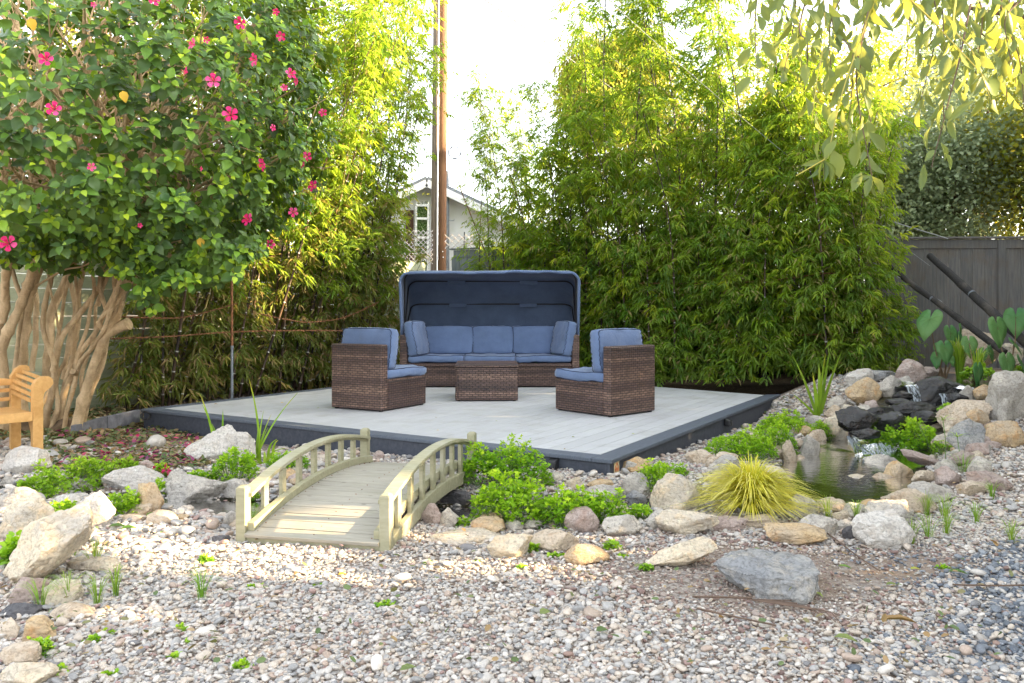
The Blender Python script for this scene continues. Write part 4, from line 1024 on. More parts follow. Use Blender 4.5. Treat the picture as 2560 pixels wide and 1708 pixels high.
for (tb, cx, by, w, h, lab, Y) in (('Z', 1510, 1215, 360, 165, 'large black wet rock under the lip of the upper pool', 7.45), ('Z', 1330, 1305, 330, 105, 'flat black wet rock in the middle of the cascade', 6.95),
                                ('Z', 960, 1395, 270, 150, 'black wet rock at the lower left of the cascade', 6.35), ('Z', 1170, 1400, 210, 120, 'black wet rock at the lower right of the cascade', 6.5),
                                ('Z', 1090, 1330, 200, 90, 'black wet rock beside the brown stone below the ochre boulder', 6.75), ('Z', 1420, 1345, 190, 80, 'black wet rock above the round herb clump', 6.8), ('Z', 1620, 1225, 140, 80, 'black wet rock by the pointed grey stone', 7.3), ('Z', 1010, 1450, 200, 70, 'low black wet rock at the foot of the cascade', 6.2), ('Z', 1240, 1240, 170, 60, 'black wet ledge under the falling water', 7.15),
                                ('Z', 1480, 1300, 210, 60, 'low black wet rock near the large sloping slab', 7.0), ('Z', 1250, 1190, 130, 60, 'small black wet rock beneath the white spout', 7.35)):
    rk(tb, cx, by, w, h, 'r_wet', lab, Y=Y, dr=.6, p=2.8, chops=12)
# left border
rk('L', 95, 280, 275, 172, 'r_white', 'white boulder in front of the teak bench leg', p=3)
rk('L', 45, 350, 120, 66, 'r_grey', 'small grey stone below the white boulder at the left edge')
rk('L', 90, 503, 260, 150, 'r_grey', 'grey boulder at the left edge behind the lit cream boulder')
rk('L', 130, 705, 330, 275, 'r_cream', 'large cream boulder with sunlit top at the left edge', p=2.7, chops=11)
rk('L', 195, 985, 640, 275, 'r_cream', 'long leaning cream slab rising to the right at the left edge', tilt=R(42), p=2.8)
rk('L', 160, 1078, 240, 172, 'r_pink', 'purplish grey boulder at the foot of the long leaning slab')
rk('L', 85, 1168, 255, 104, 'r_dark', 'dark streaked flat stone at the left edge')
rk('L', 355, 1088, 232, 168, 'r_cream', 'sunlit cream boulder right of the purplish grey boulder')
rk('L', 420, 1183, 285, 108, 'r_tan', 'low tan stone below the sunlit cream boulder')
rk('L', 235, 1318, 218, 160, 'r_ochre', 'ochre boulder standing near the lower left corner')
rk('L', 30, 1308, 140, 140, 'r_tan', 'tan boulder cut by the left edge, beside the ochre boulder')
rk('L', 75, 1472, 240, 152, 'r_tan', 'square tan block cut by the left edge', p=4.5)
rk('L', 105, 1625, 335, 170, 'r_cream', 'cream boulder in the lower left corner')
rk('L', 625, 1264, 175, 64, 'r_pink', 'flat purplish stone lying alone in the left gravel')
rk('L', 555, 882, 300, 112, 'r_cream', 'flat cream stone with grass tuft beside the long leaning slab')
rk('L', 560, 592, 225, 205, 'r_white', 'pale upright boulder left of the pointed brown stone', p=2.6)
rk('L', 380, 500, 175, 108, 'r_white', 'pale stone behind the pale upright boulder')
rk('L', 430, 617, 175, 78, 'r_tan', 'low tan stone in front of the pale upright boulder')
rk('L', 922, 527, 168, 195, 'r_ochre', 'pointed brown and ochre stone standing upright among the herbs', p=2.3, chops=6)
rk('L', 1210, 487, 395, 212, 'r_grey', 'largest grey boulder left of the footbridge, with brown sides', p=3.0, seed=333)
rk('L', 830, 378, 380, 155, 'r_white', 'broad white stone behind the pointed brown stone')
rk('L', 892, 248, 135, 70, 'r_pink', 'small pink white stone behind the broad white stone')
rk('L', 1085, 357, 124, 115, 'r_grey', 'pale grey stone behind the largest grey boulder')
rk('L', 1325, 205, 330, 230, 'r_white', 'big white boulder against the deck behind the left iris blades', p=2.6)
rk('L', 1490, 210, 190, 190, 'r_white', 'right half of the white boulder pair against the deck', p=2.6)
rk('L', 1480, 432, 195, 125, 'r_grey', 'grey stone beside the left front post of the footbridge')
rk('L', 810, 572, 165, 58, 'r_tan', 'flat stone on the gravel below the pointed brown stone')
rk('L', 1367, 707, 118, 62, 'r_dark', 'flat dark stone in the gravel left of the footbridge')
rk('L', 1440, 600, 90, 100, 'r_grey', 'small grey stone touching the left front post')
# between bridge and deck corner
rk('C', 452, 757, 222, 134, 'r_cream', 'cream boulder with sunlit top right of the footbridge front', p=2.8)
rk('C', 680, 722, 250, 120, 'r_tan', 'wide tan boulder with a sunlit ridge below the herb clumps')
rk('C', 858, 787, 215, 108, 'r_ochre', 'orange tinted boulder lowest in the centre gravel')
rk('C', 200, 674, 400, 84, 'r_cream', 'long flat pale stone right of the footbridge front post', p=3.4)
rk('C', 1048, 637, 198, 118, 'r_grey', 'rounded light grey boulder at the right end of the big herb clump', p=3)
rk('C', 40, 577, 104, 112, 'r_pink', 'left of two small rounded stones at the bridge side')
rk('C', 132, 587, 98, 102, 'r_grey', 'right of two small rounded stones at the bridge side')
rk('C', 170, 475, 165, 85, 'r_dark', 'dark stone in the shade under the footbridge side')
rk('C', 1110, 432, 145, 118, 'r_grey', 'light grey stone below the deck corner')
rk('C', 1115, 482, 115, 86, 'r_blue', 'blue grey stone below the light grey stone at the deck corner')
rk('C', 1110, 303, 155, 80, 'r_ochre', 'ochre stone beside the flame sticker')
rk('C', 797, 387, 92, 66, 'r_cream', 'small cream stone in front of the deck spotlight')
rk('C', 925, 380, 134, 46, 'r_ochre', 'flat ochre stone in front of the deck, among herbs')
rk('C', 940, 482, 240, 112, 'r_grey', 'long grey stone behind the right herb clump')
rk('C', 1090, 300, 60, 60, 'r_grey', 'small grey stone tucked under the flame sticker')
rk('L', 2360, 180, 75, 60, 'r_pink', 'small pink stone seen through the footbridge balusters')

def fillers():
    g = np.random.default_rng(8); k = 0; mats = ['r_cream', 'r_tan', 'r_grey', 'r_ochre', 'r_pink', 'r_grey', 'r_tan']
    while k < 95:
        i = g.integers(3, len(PATH) - 2); a, b = PATH[i], PATH[i + 1]; t = g.random(); c = a + (b - a) * t; d = (b - a)[:2]; d = d / np.linalg.norm(d); s = g.choice((-1, 1)); off = c[3] + g.uniform(.02, .42)
        x, y = c[0] - d[1] * off * s, c[1] + d[0] * off * s
        if in_deck(x, y, .05) or (-1.35 < x < -.2 and 3.7 < y < 5.5) or (1.2 < x < 1.8 and 3.9 < y < 4.6): continue
        w = g.uniform(.07, .19); make_rock((x, y, gz(x, y) - .005), w, w * .8, w * g.uniform(.45, .75), mats[k % 7], 3000 + k, 3, 0, 'small loose stone wedged between the larger rocks of the stream border', p=3, group='small stones filling the stream border'); k += 1

# ================================================ GRAVEL
def pebble_sources():
    c = bpy.data.collections.new('pebble_shapes')
    for i in range(9):
        V, Fa = ico(2); g = np.random.default_rng(500 + i); V = V.copy(); p = g.uniform(2.0, 2.9)
        V /= (np.abs(V) ** p).sum(1)[:, None] ** (1 / p)
        for _ in range(g.integers(1, 5)):
            n = g.normal(size=3); n /= np.linalg.norm(n); t = V @ n - .8; V -= n * np.maximum(t, 0)[:, None] * .9
        o = g.uniform(-9, 9, 3); V *= np.array([1 + .14 * noise.noise(Vector(v * 1.2 + o)) for v in V])[:, None]
        V *= (1, g.uniform(.65, .95), g.uniform(.42, .72))
        c.objects.link(bpy.data.objects.new('pebble', npmesh('pebble', V, Fa, M['pebble'], True)))
    return c
def gn_scatter(name, P, rot, scl, idx, tone, zone, coll):
    me = bpy.data.meshes.new(name); me.vertices.add(len(P)); me.vertices.foreach_set('co', np.asarray(P, np.float32).ravel())
    for an, ty, arr in (('rot', 'FLOAT_VECTOR', rot), ('scl', 'FLOAT_VECTOR', scl), ('idx', 'INT', idx), ('tone', 'FLOAT', tone), ('zone', 'FLOAT', zone)):
        a = me.attributes.new(an, ty, 'POINT')
        if ty == 'FLOAT_VECTOR': a.data.foreach_set('vector', np.asarray(arr, np.float32).ravel())
        else: a.data.foreach_set('value', np.asarray(arr, np.int32 if ty == 'INT' else np.float32))
    o = nobj(name, me); ng = bpy.data.node_groups.new(name, 'GeometryNodeTree')
    ng.interface.new_socket('Geometry', in_out='INPUT', socket_type='NodeSocketGeometry'); ng.interface.new_socket('Geometry', in_out='OUTPUT', socket_type='NodeSocketGeometry')
    N = ng.nodes.new; gi, go = N('NodeGroupInput'), N('NodeGroupOutput'); ci = N('GeometryNodeCollectionInfo'); ip = N('GeometryNodeInstanceOnPoints')
    ci.inputs[0].default_value = coll; ci.inputs['Separate Children'].default_value = True; ci.inputs['Reset Children'].default_value = True
    ip.inputs['Pick Instance'].default_value = True; L = ng.links.new
    def at(n, ty):
        q = N('GeometryNodeInputNamedAttribute'); q.data_type = ty; q.inputs['Name'].default_value = n; return q.outputs[0]
    L(gi.outputs[0], ip.inputs['Points']); L(ci.outputs[0], ip.inputs['Instance'])
    L(at('idx', 'INT'), ip.inputs['Instance Index']); L(at('rot', 'FLOAT_VECTOR'), ip.inputs['Rotation']); L(at('scl', 'FLOAT_VECTOR'), ip.inputs['Scale'])
    L(ip.outputs[0], go.inputs[0]); md = o.modifiers.new('scatter', 'NODES'); md.node_group = ng
    return o
def in_deck(x, y, m=0.0):
    dx, dy = x - DA.x, y - DA.y; u = dx * math.cos(DU) + dy * math.sin(DU); v = -dx * math.sin(DU) + dy * math.cos(DU)
    return (u > -m) & (u < DL + m) & (v > -m) & (v < DW + m)
def gravel():
    g = np.random.default_rng(3); P, S, ZN = [], [], []
    for (y0, y1, dens, s0, big) in ((1.75, 3.1, 8200, .0067, .035), (3.1, 4.3, 6600, .0069, .03), (4.3, 6.2, 3500, .0086, .03), (6.2, 9.6, 1100, .013, .05)):
        xw = .68 * y1 + .35; n = int(2 * xw * (y1 - y0) * dens); x = g.uniform(-xw, xw, n); y = g.uniform(y0, y1, n)
        k = np.abs(x) < .68 * y + .35; k &= ~in_deck(x, y, .0); d, zw, w = path_info(x, y); k &= d > w * np.where(y > 6.2, 1.05, .85)
        k &= ~((y > 6.6) & (x < -2.0)); k &= ~((x > .2) & (y > 9.3))
        x, y = x[k], y[k]; n = len(x)
        # bare soil patches near the big lone boulder
        nz = np.array([noise.noise(Vector((a * 1.6, b * 1.6, 4))) for a, b in zip(x, y)])
        brown = np.exp(-(((x - 1.0) / .62) ** 2 + ((y - 3.32) / .45) ** 2)) + .5 * np.exp(-(((x - 1.9) / .5) ** 2 + ((y - 3.5) / .3) ** 2))
        blue = sstep(.75, 1.5, x + (nz * .7) - .62 * (y - 2.2)) * (y < 3.8)
        white = sstep(-.6, -1.6, x) * sstep(3.0, 3.8, y)
        s = s0 * np.exp(g.normal(0, .33, n)); s = np.where(g.random(n) < big, s * g.uniform(1.4, 1.9, n), s)
        s = s * np.where(brown > .45, .66, 1) * (1 + .5 * white) * (1 + .18 * blue) * (1 + .25 * nz)
        keep = g.random(n) > np.where(brown > .55, .42 + .3 * (nz > .1), 0); keep &= ~((white > .5) & (g.random(n) < .3))
        x, y, s, brown, blue = x[keep], y[keep], s[keep], brown[keep], blue[keep]; n = len(x)
        lift = np.where(g.random(n) < .35, s * g.uniform(.4, 1.1, n), 0)
        P.append(np.stack([x, y, ground(x, y) + s * .12 + lift], -1)); S.append(s)
        zn = np.where(g.random(n) < np.clip(brown * 1.1, 0, .92), .5, 0.0); zn = np.where(g.random(n) < blue * .8, 1.0, zn); ZN.append(zn)
    P = np.concatenate(P); s = np.concatenate(S); zn = np.concatenate(ZN); n = len(P)
    rot = np.stack([g.normal(0, .28, n), g.normal(0, .28, n), g.uniform(0, 6.28, n)], -1)
    scl = np.stack([s * g.uniform(.9, 1.45, n), s * g.uniform(.8, 1.15, n), s * g.uniform(.75, 1.1, n)], -1)
    o = gn_scatter('gravel', P, rot, scl, g.integers(0, 9, n), g.random(n), zn, pebble_sources())
    tag(o, kind='stuff'); print('pebbles', n)
gravel()
fillers()

# ================================================ LEAVES
def tpl(pts, tris): return np.array(pts, float), np.array(tris, int)
T_BAM = tpl([(0, 0, 0), (.38, .5, .10), (1, 0, -.12), (.38, -.5, .10)], [(0, 2, 1), (0, 3, 2)])
T_OVAL = tpl([(0, 0, 0), (.20, .40, .10), (.52, .46, .10), (.80, .24, -.02), (1, 0, -.18), (.80, -.24, -.02), (.52, -.46, .10), (.20, -.40, .10), (.22, 0, 0), (.52, 0, -.02), (.8, 0, -.10)],
             [(0, 8, 1), (8, 2, 1), (8, 9, 2), (9, 3, 2), (9, 10, 3), (10, 4, 3), (0, 7, 8), (8, 7, 6), (8, 6, 9), (9, 6, 5), (9, 5, 10), (10, 5, 4)])
T_LANCE = tpl([(0, 0, 0), (.12, .16, .02), (.35, .42, .10), (.60, .46, .08), (.84, .24, -.04), (1, 0, -.16), (.84, -.24, -.04), (.60, -.46, .08), (.35, -.42, .10), (.12, -.16, .02), (.35, 0, -.0), (.60, 0, -.04), (.84, 0, -.10)],
              [(0, 10, 1), (1, 10, 2), (10, 11, 2), (2, 11, 3), (11, 12, 3), (3, 12, 4), (12, 5, 4), (0, 9, 10), (9, 8, 10), (10, 8, 11), (8, 7, 11), (11, 7, 12), (7, 6, 12), (12, 6, 5)])
T_TRI = tpl([(0, 0, 0), (.25, .10, .04), (.45, .50, .05), (.62, .22, .03), (1, 0, -.05), (.62, -.22, .03), (.45, -.50, .05), (.25, -.10, .04)],
            [(0, 1, 7), (1, 2, 3), (1, 3, 5), (1, 5, 7), (3, 4, 5), (5, 6, 7)])
T_RND = tpl([(0, 0, 0), (.30, .5, .08), (.78, .42, .0), (1, 0, -.06), (.78, -.42, 0), (.30, -.5, .08)], [(0, 2, 1), (0, 3, 2), (0, 4, 3), (0, 5, 4)])

def nrm(a): return a / np.maximum(np.linalg.norm(a, axis=-1, keepdims=True), 1e-9)
def leaf_geo(C, D, N, L, W, T, g=None):
    D = nrm(D); S = nrm(np.cross(D, N)); N = np.cross(S, D); tv, tf = T; n, k = len(C), len(tv)
    L = np.broadcast_to(L, n)[:, None, None]; W = np.broadcast_to(W, n)[:, None, None]
    V = C[:, None] + D[:, None] * L * tv[None, :, :1] + S[:, None] * W * tv[None, :, 1:2] + N[:, None] * L * tv[None, :, 2:]
    Fa = tf[None] + (np.arange(n) * k)[:, None, None]
    return V.reshape(-1, 3), Fa.reshape(-1, 3)
def leaf_mesh(name, C, D, N, L, W, T, mat, rnd, rnd2=None):
    V, Fa = leaf_geo(C, D, N, L, W, T); k = len(T[0])
    rnd2 = RNG.random(len(C)) if rnd2 is None else rnd2
    return npmesh(name, V, Fa, M[mat], False, {'rnd': np.repeat(rnd, k), 'rnd2': np.repeat(rnd2, k)})

# ================================================ HERB CLUMPS
_hs = [0]
def herb(tb, cx, by, w, h, mat, label, leaf=.030, dens=1.0, T=T_TRI, Y=None, name='herb_clump', cat='plant', flowers=0):
    _hs[0] += 1; g = np.random.default_rng(900 + _hs[0]); u, v = tpx(tb, cx, by); s = TB[tb][2]
    q = hit(u, v) if Y is None else px(u, v, Y); W, H = w * s * q.y / F * 1.10, h * s * q.y / F * 1.02
    leaf *= .80; D = W * .62; pitch = (v - HY) / F; Hh = max(.7 * H, H - D * pitch * .35) * 1.05
    c = np.array([q.x, q.y + D * .42, q.z - .01]); n = int(dens * 6200 * W * (D + Hh) * (.030 / leaf) ** 1.4) + 60
    # sprigs: groups of leaflets round stem tips over an uneven mound
    ns = max(8, n // 7); a = g.uniform(0, 2 * PI, ns); r = np.sqrt(g.random(ns)); sx = r * np.cos(a); sy = r * np.sin(a)
    bump_ = np.array([noise.noise(Vector((x * 2.3 + _hs[0] * 5, y * 2.3, 0))) for x, y in zip(sx, sy)])
    top = np.sqrt(np.maximum(0, 1 - r ** 2.6)) * (.82 + .5 * bump_) + .08
    fz = 1 - .55 * g.random(ns) ** 2.2; P = np.stack([c[0] + sx * W / 2, c[1] + sy * D / 2, c[2] + top * Hh * fz], -1)
    out = nrm(np.stack([sx * 1.0, sy * 1.0, np.full(ns, .9)], -1) + g.normal(0, .25, (ns, 3)))
    C = np.repeat(P, 7, 0); O = np.repeat(out, 7, 0); m = len(C)
    rd = g.normal(0, 1, (m, 3)); rd[:, 2] *= .5; Dv = nrm(O * .55 + nrm(rd) * .9); C = C + Dv * leaf * .4 - O * (g.random(m) * leaf * 1.1)[:, None]
    Nn = nrm(np.array([0, 0, 1.]) + .5 * g.normal(0, 1, (m, 3)) + .4 * O)
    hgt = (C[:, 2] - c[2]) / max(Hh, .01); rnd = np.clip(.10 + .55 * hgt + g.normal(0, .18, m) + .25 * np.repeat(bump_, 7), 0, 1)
    L = leaf * g.uniform(.7, 1.35, m)
    t = thing(name, label, cat, tuple(c)); off = (-c[0], -c[1], -c[2])
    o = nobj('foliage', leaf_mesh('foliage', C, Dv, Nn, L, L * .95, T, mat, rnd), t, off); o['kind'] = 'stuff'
    b = MB()
    for i in range(min(60, ns // 3)):
        k = i * 3 % ns; b.tube([c + np.array([sx[k] * W * .12, sy[k] * D * .12, -.0]), c * .3 + P[k] * .7 + np.array([0, 0, -.0]) * 0 + 0, P[k]] if False else [Vector(c) + Vector((sx[k] * W * .25, sy[k] * D * .25, 0)), Vector(P[k])], .0016, 4)
    b.build('stems', M['stem'], t, loc=off)
    if flowers:
        k = g.choice(len(P), flowers, replace=False); k = k[np.argsort(-P[k, 2])]
        C2 = np.repeat(P[k] + np.array([0, -.0, .018]), 5, 0); D2 = nrm(g.normal(0, 1, (len(C2), 3)) + np.array([0, -.4, .6]))
        nobj('blossoms', leaf_mesh('blossoms', C2, D2, nrm(g.normal(0, 1, (len(C2), 3))), .022, .018, T_RND, 'petal', g.random(len(C2))), t, off)['kind'] = 'stuff'
    return t
herb('C', 415, 410, 470, 250, 'herb', 'bright green leafy clump between the bridge posts and the deck front', .032)
herb('C', 450, 602, 400, 270, 'herb', 'bright green leafy clump right of the bridge, nearest the gravel', .034)
herb('C', 760, 606, 330, 215, 'herb', 'bright green leafy clump between the bridge clump and the grey boulder', .034)
herb('C', 940, 585, 260, 190, 'herb', 'bright green leafy clump touching the rounded light grey boulder', .032)
herb('C', 1210, 445, 230, 190, 'herb', 'dark green leafy clump below the deck corner sticker', .030, .8)
herb('C', 1300, 330, 210, 80, 'herb', 'low spreading herb just right of the deck corner stones', .026, .6)
herb('C', 1140, 560, 150, 105, 'herb', 'small lime herb between the rounded grey boulders', .028, .8)
herb('C', 935, 300, 90, 80, 'herb', 'sprig of herb against the deck front near the corner', .024, .6)
herb('C', 195, 590, 110, 60, 'herb', 'small herb beside the two rounded stones at the bridge', .022, .6)
herb('R', 590, 350, 380, 170, 'herb', 'fresh green herb carpet left behind the golden grass', .026)
herb('R', 760, 330, 260, 190, 'herb', 'fresh green herb mound right behind the golden grass', .026)
herb('R', 830, 205, 300, 125, 'herb', 'fresh green herb carpet in front of the right iris clump', .026)
herb('R', 1020, 255, 125, 140, 'herb', 'darker herb filling the gap beside the upright cream boulder', .024, .9)
herb('R', 1515, 340, 400, 225, 'herb', 'round bright herb clump on the right stream bank', .034, 1.0)
herb('R', 1300, 400, 130, 90, 'herb', 'small fern like herb at the pool edge below the round herb clump', .024, .8)
herb('R', 1700, 300, 130, 80, 'herb_y', 'lime herb between the round clump and the blue grey block', .022, .6)
herb('L', 230, 440, 280, 225, 'herb_y', 'lime green herb clump below the white boulder', .030)
herb('L', 510, 400, 350, 235, 'herb_y', 'widest lime green herb clump of the left border', .030)
herb('L', 750, 262, 200, 95, 'herb_y', 'small lime herb at the edge of the fallen petals', .026)
herb('L', 740, 540, 240, 170, 'herb', 'green herb clump just left of the pointed brown stone', .028)
herb('L', 365, 570, 240, 140, 'herb', 'green herb clump left of the pale upright boulder', .028)
herb('L', 990, 440, 90, 130, 'herb', 'green herb wedged between the pointed stone and the largest grey boulder', .026)
herb('L', 995, 290, 95, 105, 'herb', 'upright herb topped with crimson blossoms', .024, flowers=12)
herb('L', 1230, 330, 190, 90, 'herb', 'low green herb behind the largest grey boulder', .026)
herb('L', 1440, 330, 270, 215, 'herb', 'green herb clump at the foot of the left iris blades', .030)
herb('L', 70, 870, 200, 215, 'herb', 'dark green broad leaved clump under the lit boulder at the left edge', .034, .9, T_RND)
herb('L', 190, 655, 140, 90, 'herb_y', 'yellow sunlit herb on the large cream boulder', .026, .8)
herb('L', 1780, 250, 260, 120, 'herb', 'green herb seen behind the left handrail of the bridge', .028, .8)
herb('L', 1560, 470, 130, 90, 'herb', 'small herb between the grey stone and the left bridge rail', .024, .6)
herb('Z', 1790, 1060, 220, 110, 'herb_y', 'lime seedling patch below the taro leaves', .030, .6, T_RND, Y=7.9)
herb('Z', 2040, 1040, 120, 70, 'herb_y', 'lime leaf patch beside the tall pointed boulder', .030, .6, T_RND, Y=8.1)
herb('Z', 1560, 1290, 130, 70, 'herb', 'small leafy sprig hanging over the cascade edge', .026, .5, T_RND, Y=6.9)

# weeds in the gravel
k = 0
for (tb, x, y, w, h) in (('C', 575, 725, 70, 60), ('C', 692, 748, 80, 34), ('C', 990, 712, 78, 62), ('C', 1046, 748, 50, 26), ('C', 508, 810, 64, 32), ('C', 18, 785, 52, 28), ('C', 1168, 818, 66, 52), ('C', 286, 768, 34, 14),
                       ('L', 1270, 830, 90, 60), ('L', 660, 1270, 70, 40), ('L', 560, 1330, 80, 50), ('L', 1120, 1250, 70, 40), ('L', 380, 1190, 120, 60), ('L', 210, 1430, 170, 140), ('L', 320, 1530, 140, 80), ('L', 680, 1530, 80, 40), ('L', 1500, 1500, 110, 70), ('L', 1180, 1320, 40, 30), ('L', 1060, 1430, 100, 40), ('L', 1590, 990, 100, 40), ('L', 120, 1060, 90, 40), ('L', 1210, 585, 44, 20),
                       ('C', -200, 1010, 110, 40), ('C', -560, 900, 60, 20), ('R', 1690, 940, 60, 22)):
    k += 1
    herb(tb, x, y, w, h, 'herb', 'tiny green weed sprouting in the gravel', .016, .9, T_RND, name='weed', cat='weed')['group'] = 'weeds in the gravel'

# ================================================ BLADES
def blade_geo(base, tip, w, bend=.15, n=7, side=None, gutter=.0):
    base, tip = Vector(base), Vector(tip); d = tip - base; side = side or Vector((random.uniform(-1, 1), random.uniform(-1, 1), 0)); side.normalize()
    out = Vector((d.x, d.y, 0)); out = out.normalized() if out.length > 1e-3 else Vector((1, 0, 0)); V = []
    for i in range(n + 1):
        k = i / n; p = base + d * k + Vector((0, 0, 1)) * bend * d.length * math.sin(PI * k) * .6 - out * bend * d.length * math.sin(PI * k) * .35
        ww = w * (1 - k ** 2.5) * (.75 + .25 * min(1, k * 6)); V += [p - side * ww / 2, p + Vector((0, 0, -gutter * w)), p + side * ww / 2]
    Fs = [(3 * i + j, 3 * i + j + 1, 3 * i + 3 + j + 1, 3 * i + 3 + j) for i in range(n) for j in range(2)]
    return V, Fs
def blade_clump(name, base, tips, w, label, mat='blade', cat='plant', bend=.08):
    t = thing(name, label, cat, tuple(base))
    for i, tp in enumerate(tips):
        b0 = Vector((random.uniform(-.035, .035), random.uniform(-.03, .03), -.01)); tp = Vector(tp) - Vector(base)
        V, Fs = blade_geo(b0, tp, w * random.uniform(.8, 1.15), bend, side=Vector((1, random.uniform(-.6, .6), 0)), gutter=.25)
        b = MB(); b.add(V, Fs); m = len(V); r_ = random.random() * .6
        b.a = [min(1, r_ + (.6 if (j // 3) > 5 and random.random() < .6 else 0)) for j in range(m)]; o = b.build('leaf', M[mat], t, True, attr='rnd')
    return t
def zb(sc_, ox, oy): return lambda x, y: (ox + x * sc_, oy + y * sc_)
ZA = zb(.2468, 320, 940)
p = hit(548, 1158); blade_clump('iris', p, [px(*ZA(722, 165), p.y), px(*ZA(962, 335), p.y), px(*ZA(752, 290), p.y - .05), px(*ZA(850, 480), p.y + .05), px(*ZA(950, 560), p.y + .05)], .026, 'iris clump with orange tipped blades in front of the white boulder')
p = hit(640, 1160); blade_clump('iris', p, [px(*ZA(1217, 0), p.y), px(*ZA(1717, 168), p.y - .1), px(*ZA(1375, 345), p.y), px(*ZA(1452, 385), p.y), px(*ZA(1420, 520), p.y + .08), px(*ZA(1330, 480), p.y)], .020, 'iris clump with one long blade leaning right, near the bridge rail')
p = hit(672, 1165); blade_clump('iris', p, [px(*ZA(1505, 640), p.y), px(*ZA(1520, 650), p.y - .1), px(*ZA(1590, 730), p.y), px(*ZA(1380, 760), p.y), px(*ZA(950, 880), p.y - .15), px(*ZA(1130, 900), p.y - .1), px(*ZA(1330, 950), p.y - .2)], .026, 'short iris clump with arching blades next to the bridge handrail', bend=.3)
p = hit(2048, 1045); blade_clump('iris', p, [px(*Z8(490, 885), p.y), px(*Z8(715, 870), p.y), px(*Z8(828, 848), p.y), px(*Z8(625, 1000), p.y), px(*Z8(740, 862), p.y + .1), px(*Z8(500, 1155), p.y), px(*Z8(668, 940), p.y + .1), px(*Z8(700, 1010), p.y + .1)], .045, 'tall bright iris clump between the deck corner and the waterfall', bend=.04)

def tuft(name, base, n, R0, H, w, mat, label, cat='grass', arch=.55, attr=(0, 1), kindless=True):
    V, Fs, A = [], [], []
    for i in range(n):
        a = random.uniform(0, 2 * PI); rr = random.random() ** .6; el = .5 + .5 * rr
        out = Vector((math.cos(a), math.sin(a), 0)); L = H * random.uniform(.75, 1.2) * (1.0 + .35 * rr); reach = R0 * rr * random.uniform(.7, 1.15)
        p0 = out * R0 * .13 * random.random(); hgt = math.sqrt(max(.02, L * L - reach * reach * .8)) * random.uniform(.85, 1.05)
        side = Vector((-out.y, out.x, 0)) + Vector((random.uniform(-.5, .5), random.uniform(-.5, .5), 0)); side.normalize(); m = len(V); r_ = random.random(); S = 6
        for j in range(S + 1):
            k = j / S; z = hgt * (k * (1.9 - .9 * k * (1 + arch * rr * .9))); q = p0 + out * reach * (k ** 1.5)
            ww = w * (1 - k ** 3) * .5 + .0003
            V += [q + Vector((0, 0, z)) - side * ww, q + Vector((0, 0, z)) + side * ww]; c = min(1, max(0, attr[0] + (attr[1] - attr[0]) * (.25 + .55 * k) * (.5 + r_) )); A += [c, c]
        Fs += [(m + 2 * j, m + 2 * j + 1, m + 2 * j + 3, m + 2 * j + 2) for j in range(S)]
    o = nobj(name, npmesh(name, [tuple(v) for v in V], Fs, M[mat], True, {'rnd': A, 'rnd2': [0] * len(A)}), None, base)
    return tag(o, label, cat)
q = hit(1892, 1292); tuft('golden_grass', (q.x, q.y + .10, q.z), 1600, .42, .28, .0062, 'gold', 'golden yellow grass tuft arching over the rocks', arch=.75, attr=(-.1, 1.15))
q = px(*Z8(1620, 1010), 8.3); tuft('pond_grass', (q.x, q.y, .38), 130, .22, .42, .008, 'blade', 'dark green rush tuft standing in the upper pool among the taro')
q = px(*Z8(1740, 1000), 8.1); tuft('pond_grass', (q.x, q.y, .38), 60, .2, .36, .008, 'blade', 'smaller rush tuft right of the pool rushes')
GR = [('R', 1690, 650, .10, 'green grass tuft at the foot of the grey boulder'), ('R', 1600, 770, .09, 'grass tuft right of the big pale squarish boulder'), ('R', 1700, 745, .07, 'thin grass patch in the gravel beyond the big pale boulder'), ('R', 1790, 400, .13, 'sedge tuft at the pinkish brown boulder'),
      ('R', 1040, 660, .07, 'grass sprig behind the small light stone'), ('R', 1200, 675, .05, 'grass sprig beside the grey oval stone'), ('R', 2060, 800, .07, 'sparse grass tuft at the right edge of the gravel'), ('R', 1860, 690, .06, 'small grass tuft in the right gravel'), ('R', 1950, 560, .06, 'grass sprig below the pink grey slab'),
      ('R', 1510, 800, .05, 'short grass blades touching the pale squarish boulder'), ('L', 440, 790, .10, 'dark grass tuft between the leaning slab and the flat cream stone'), ('L', 590, 860, .08, 'sunlit grass on the flat cream stone'), ('L', 430, 1075, .07, 'grass tuft on the right side of the sunlit cream boulder'), ('L', 250, 1110, .07, 'yellow grass sprig under the purplish boulder'),
      ('L', 720, 1030, .05, 'lone grass blades in the sunlit gravel'), ('L', 1260, 1050, .07, 'yellow grass sprig in the sunlit gravel patch'), ('L', 610, 1090, .06, 'orange tipped grass sprig right of the low tan stone'), ('R', 1590, 640, .06, 'grass blades between the broad beige and grey boulders')]
for i, (tb, x, y, h, lab) in enumerate(GR):
    q = hit(*tpx(tb, x, y)); tuft('grass_tuft', q, 34, h * 1.9, h * .50, .0018, 'blade', lab, attr=(0, .5))
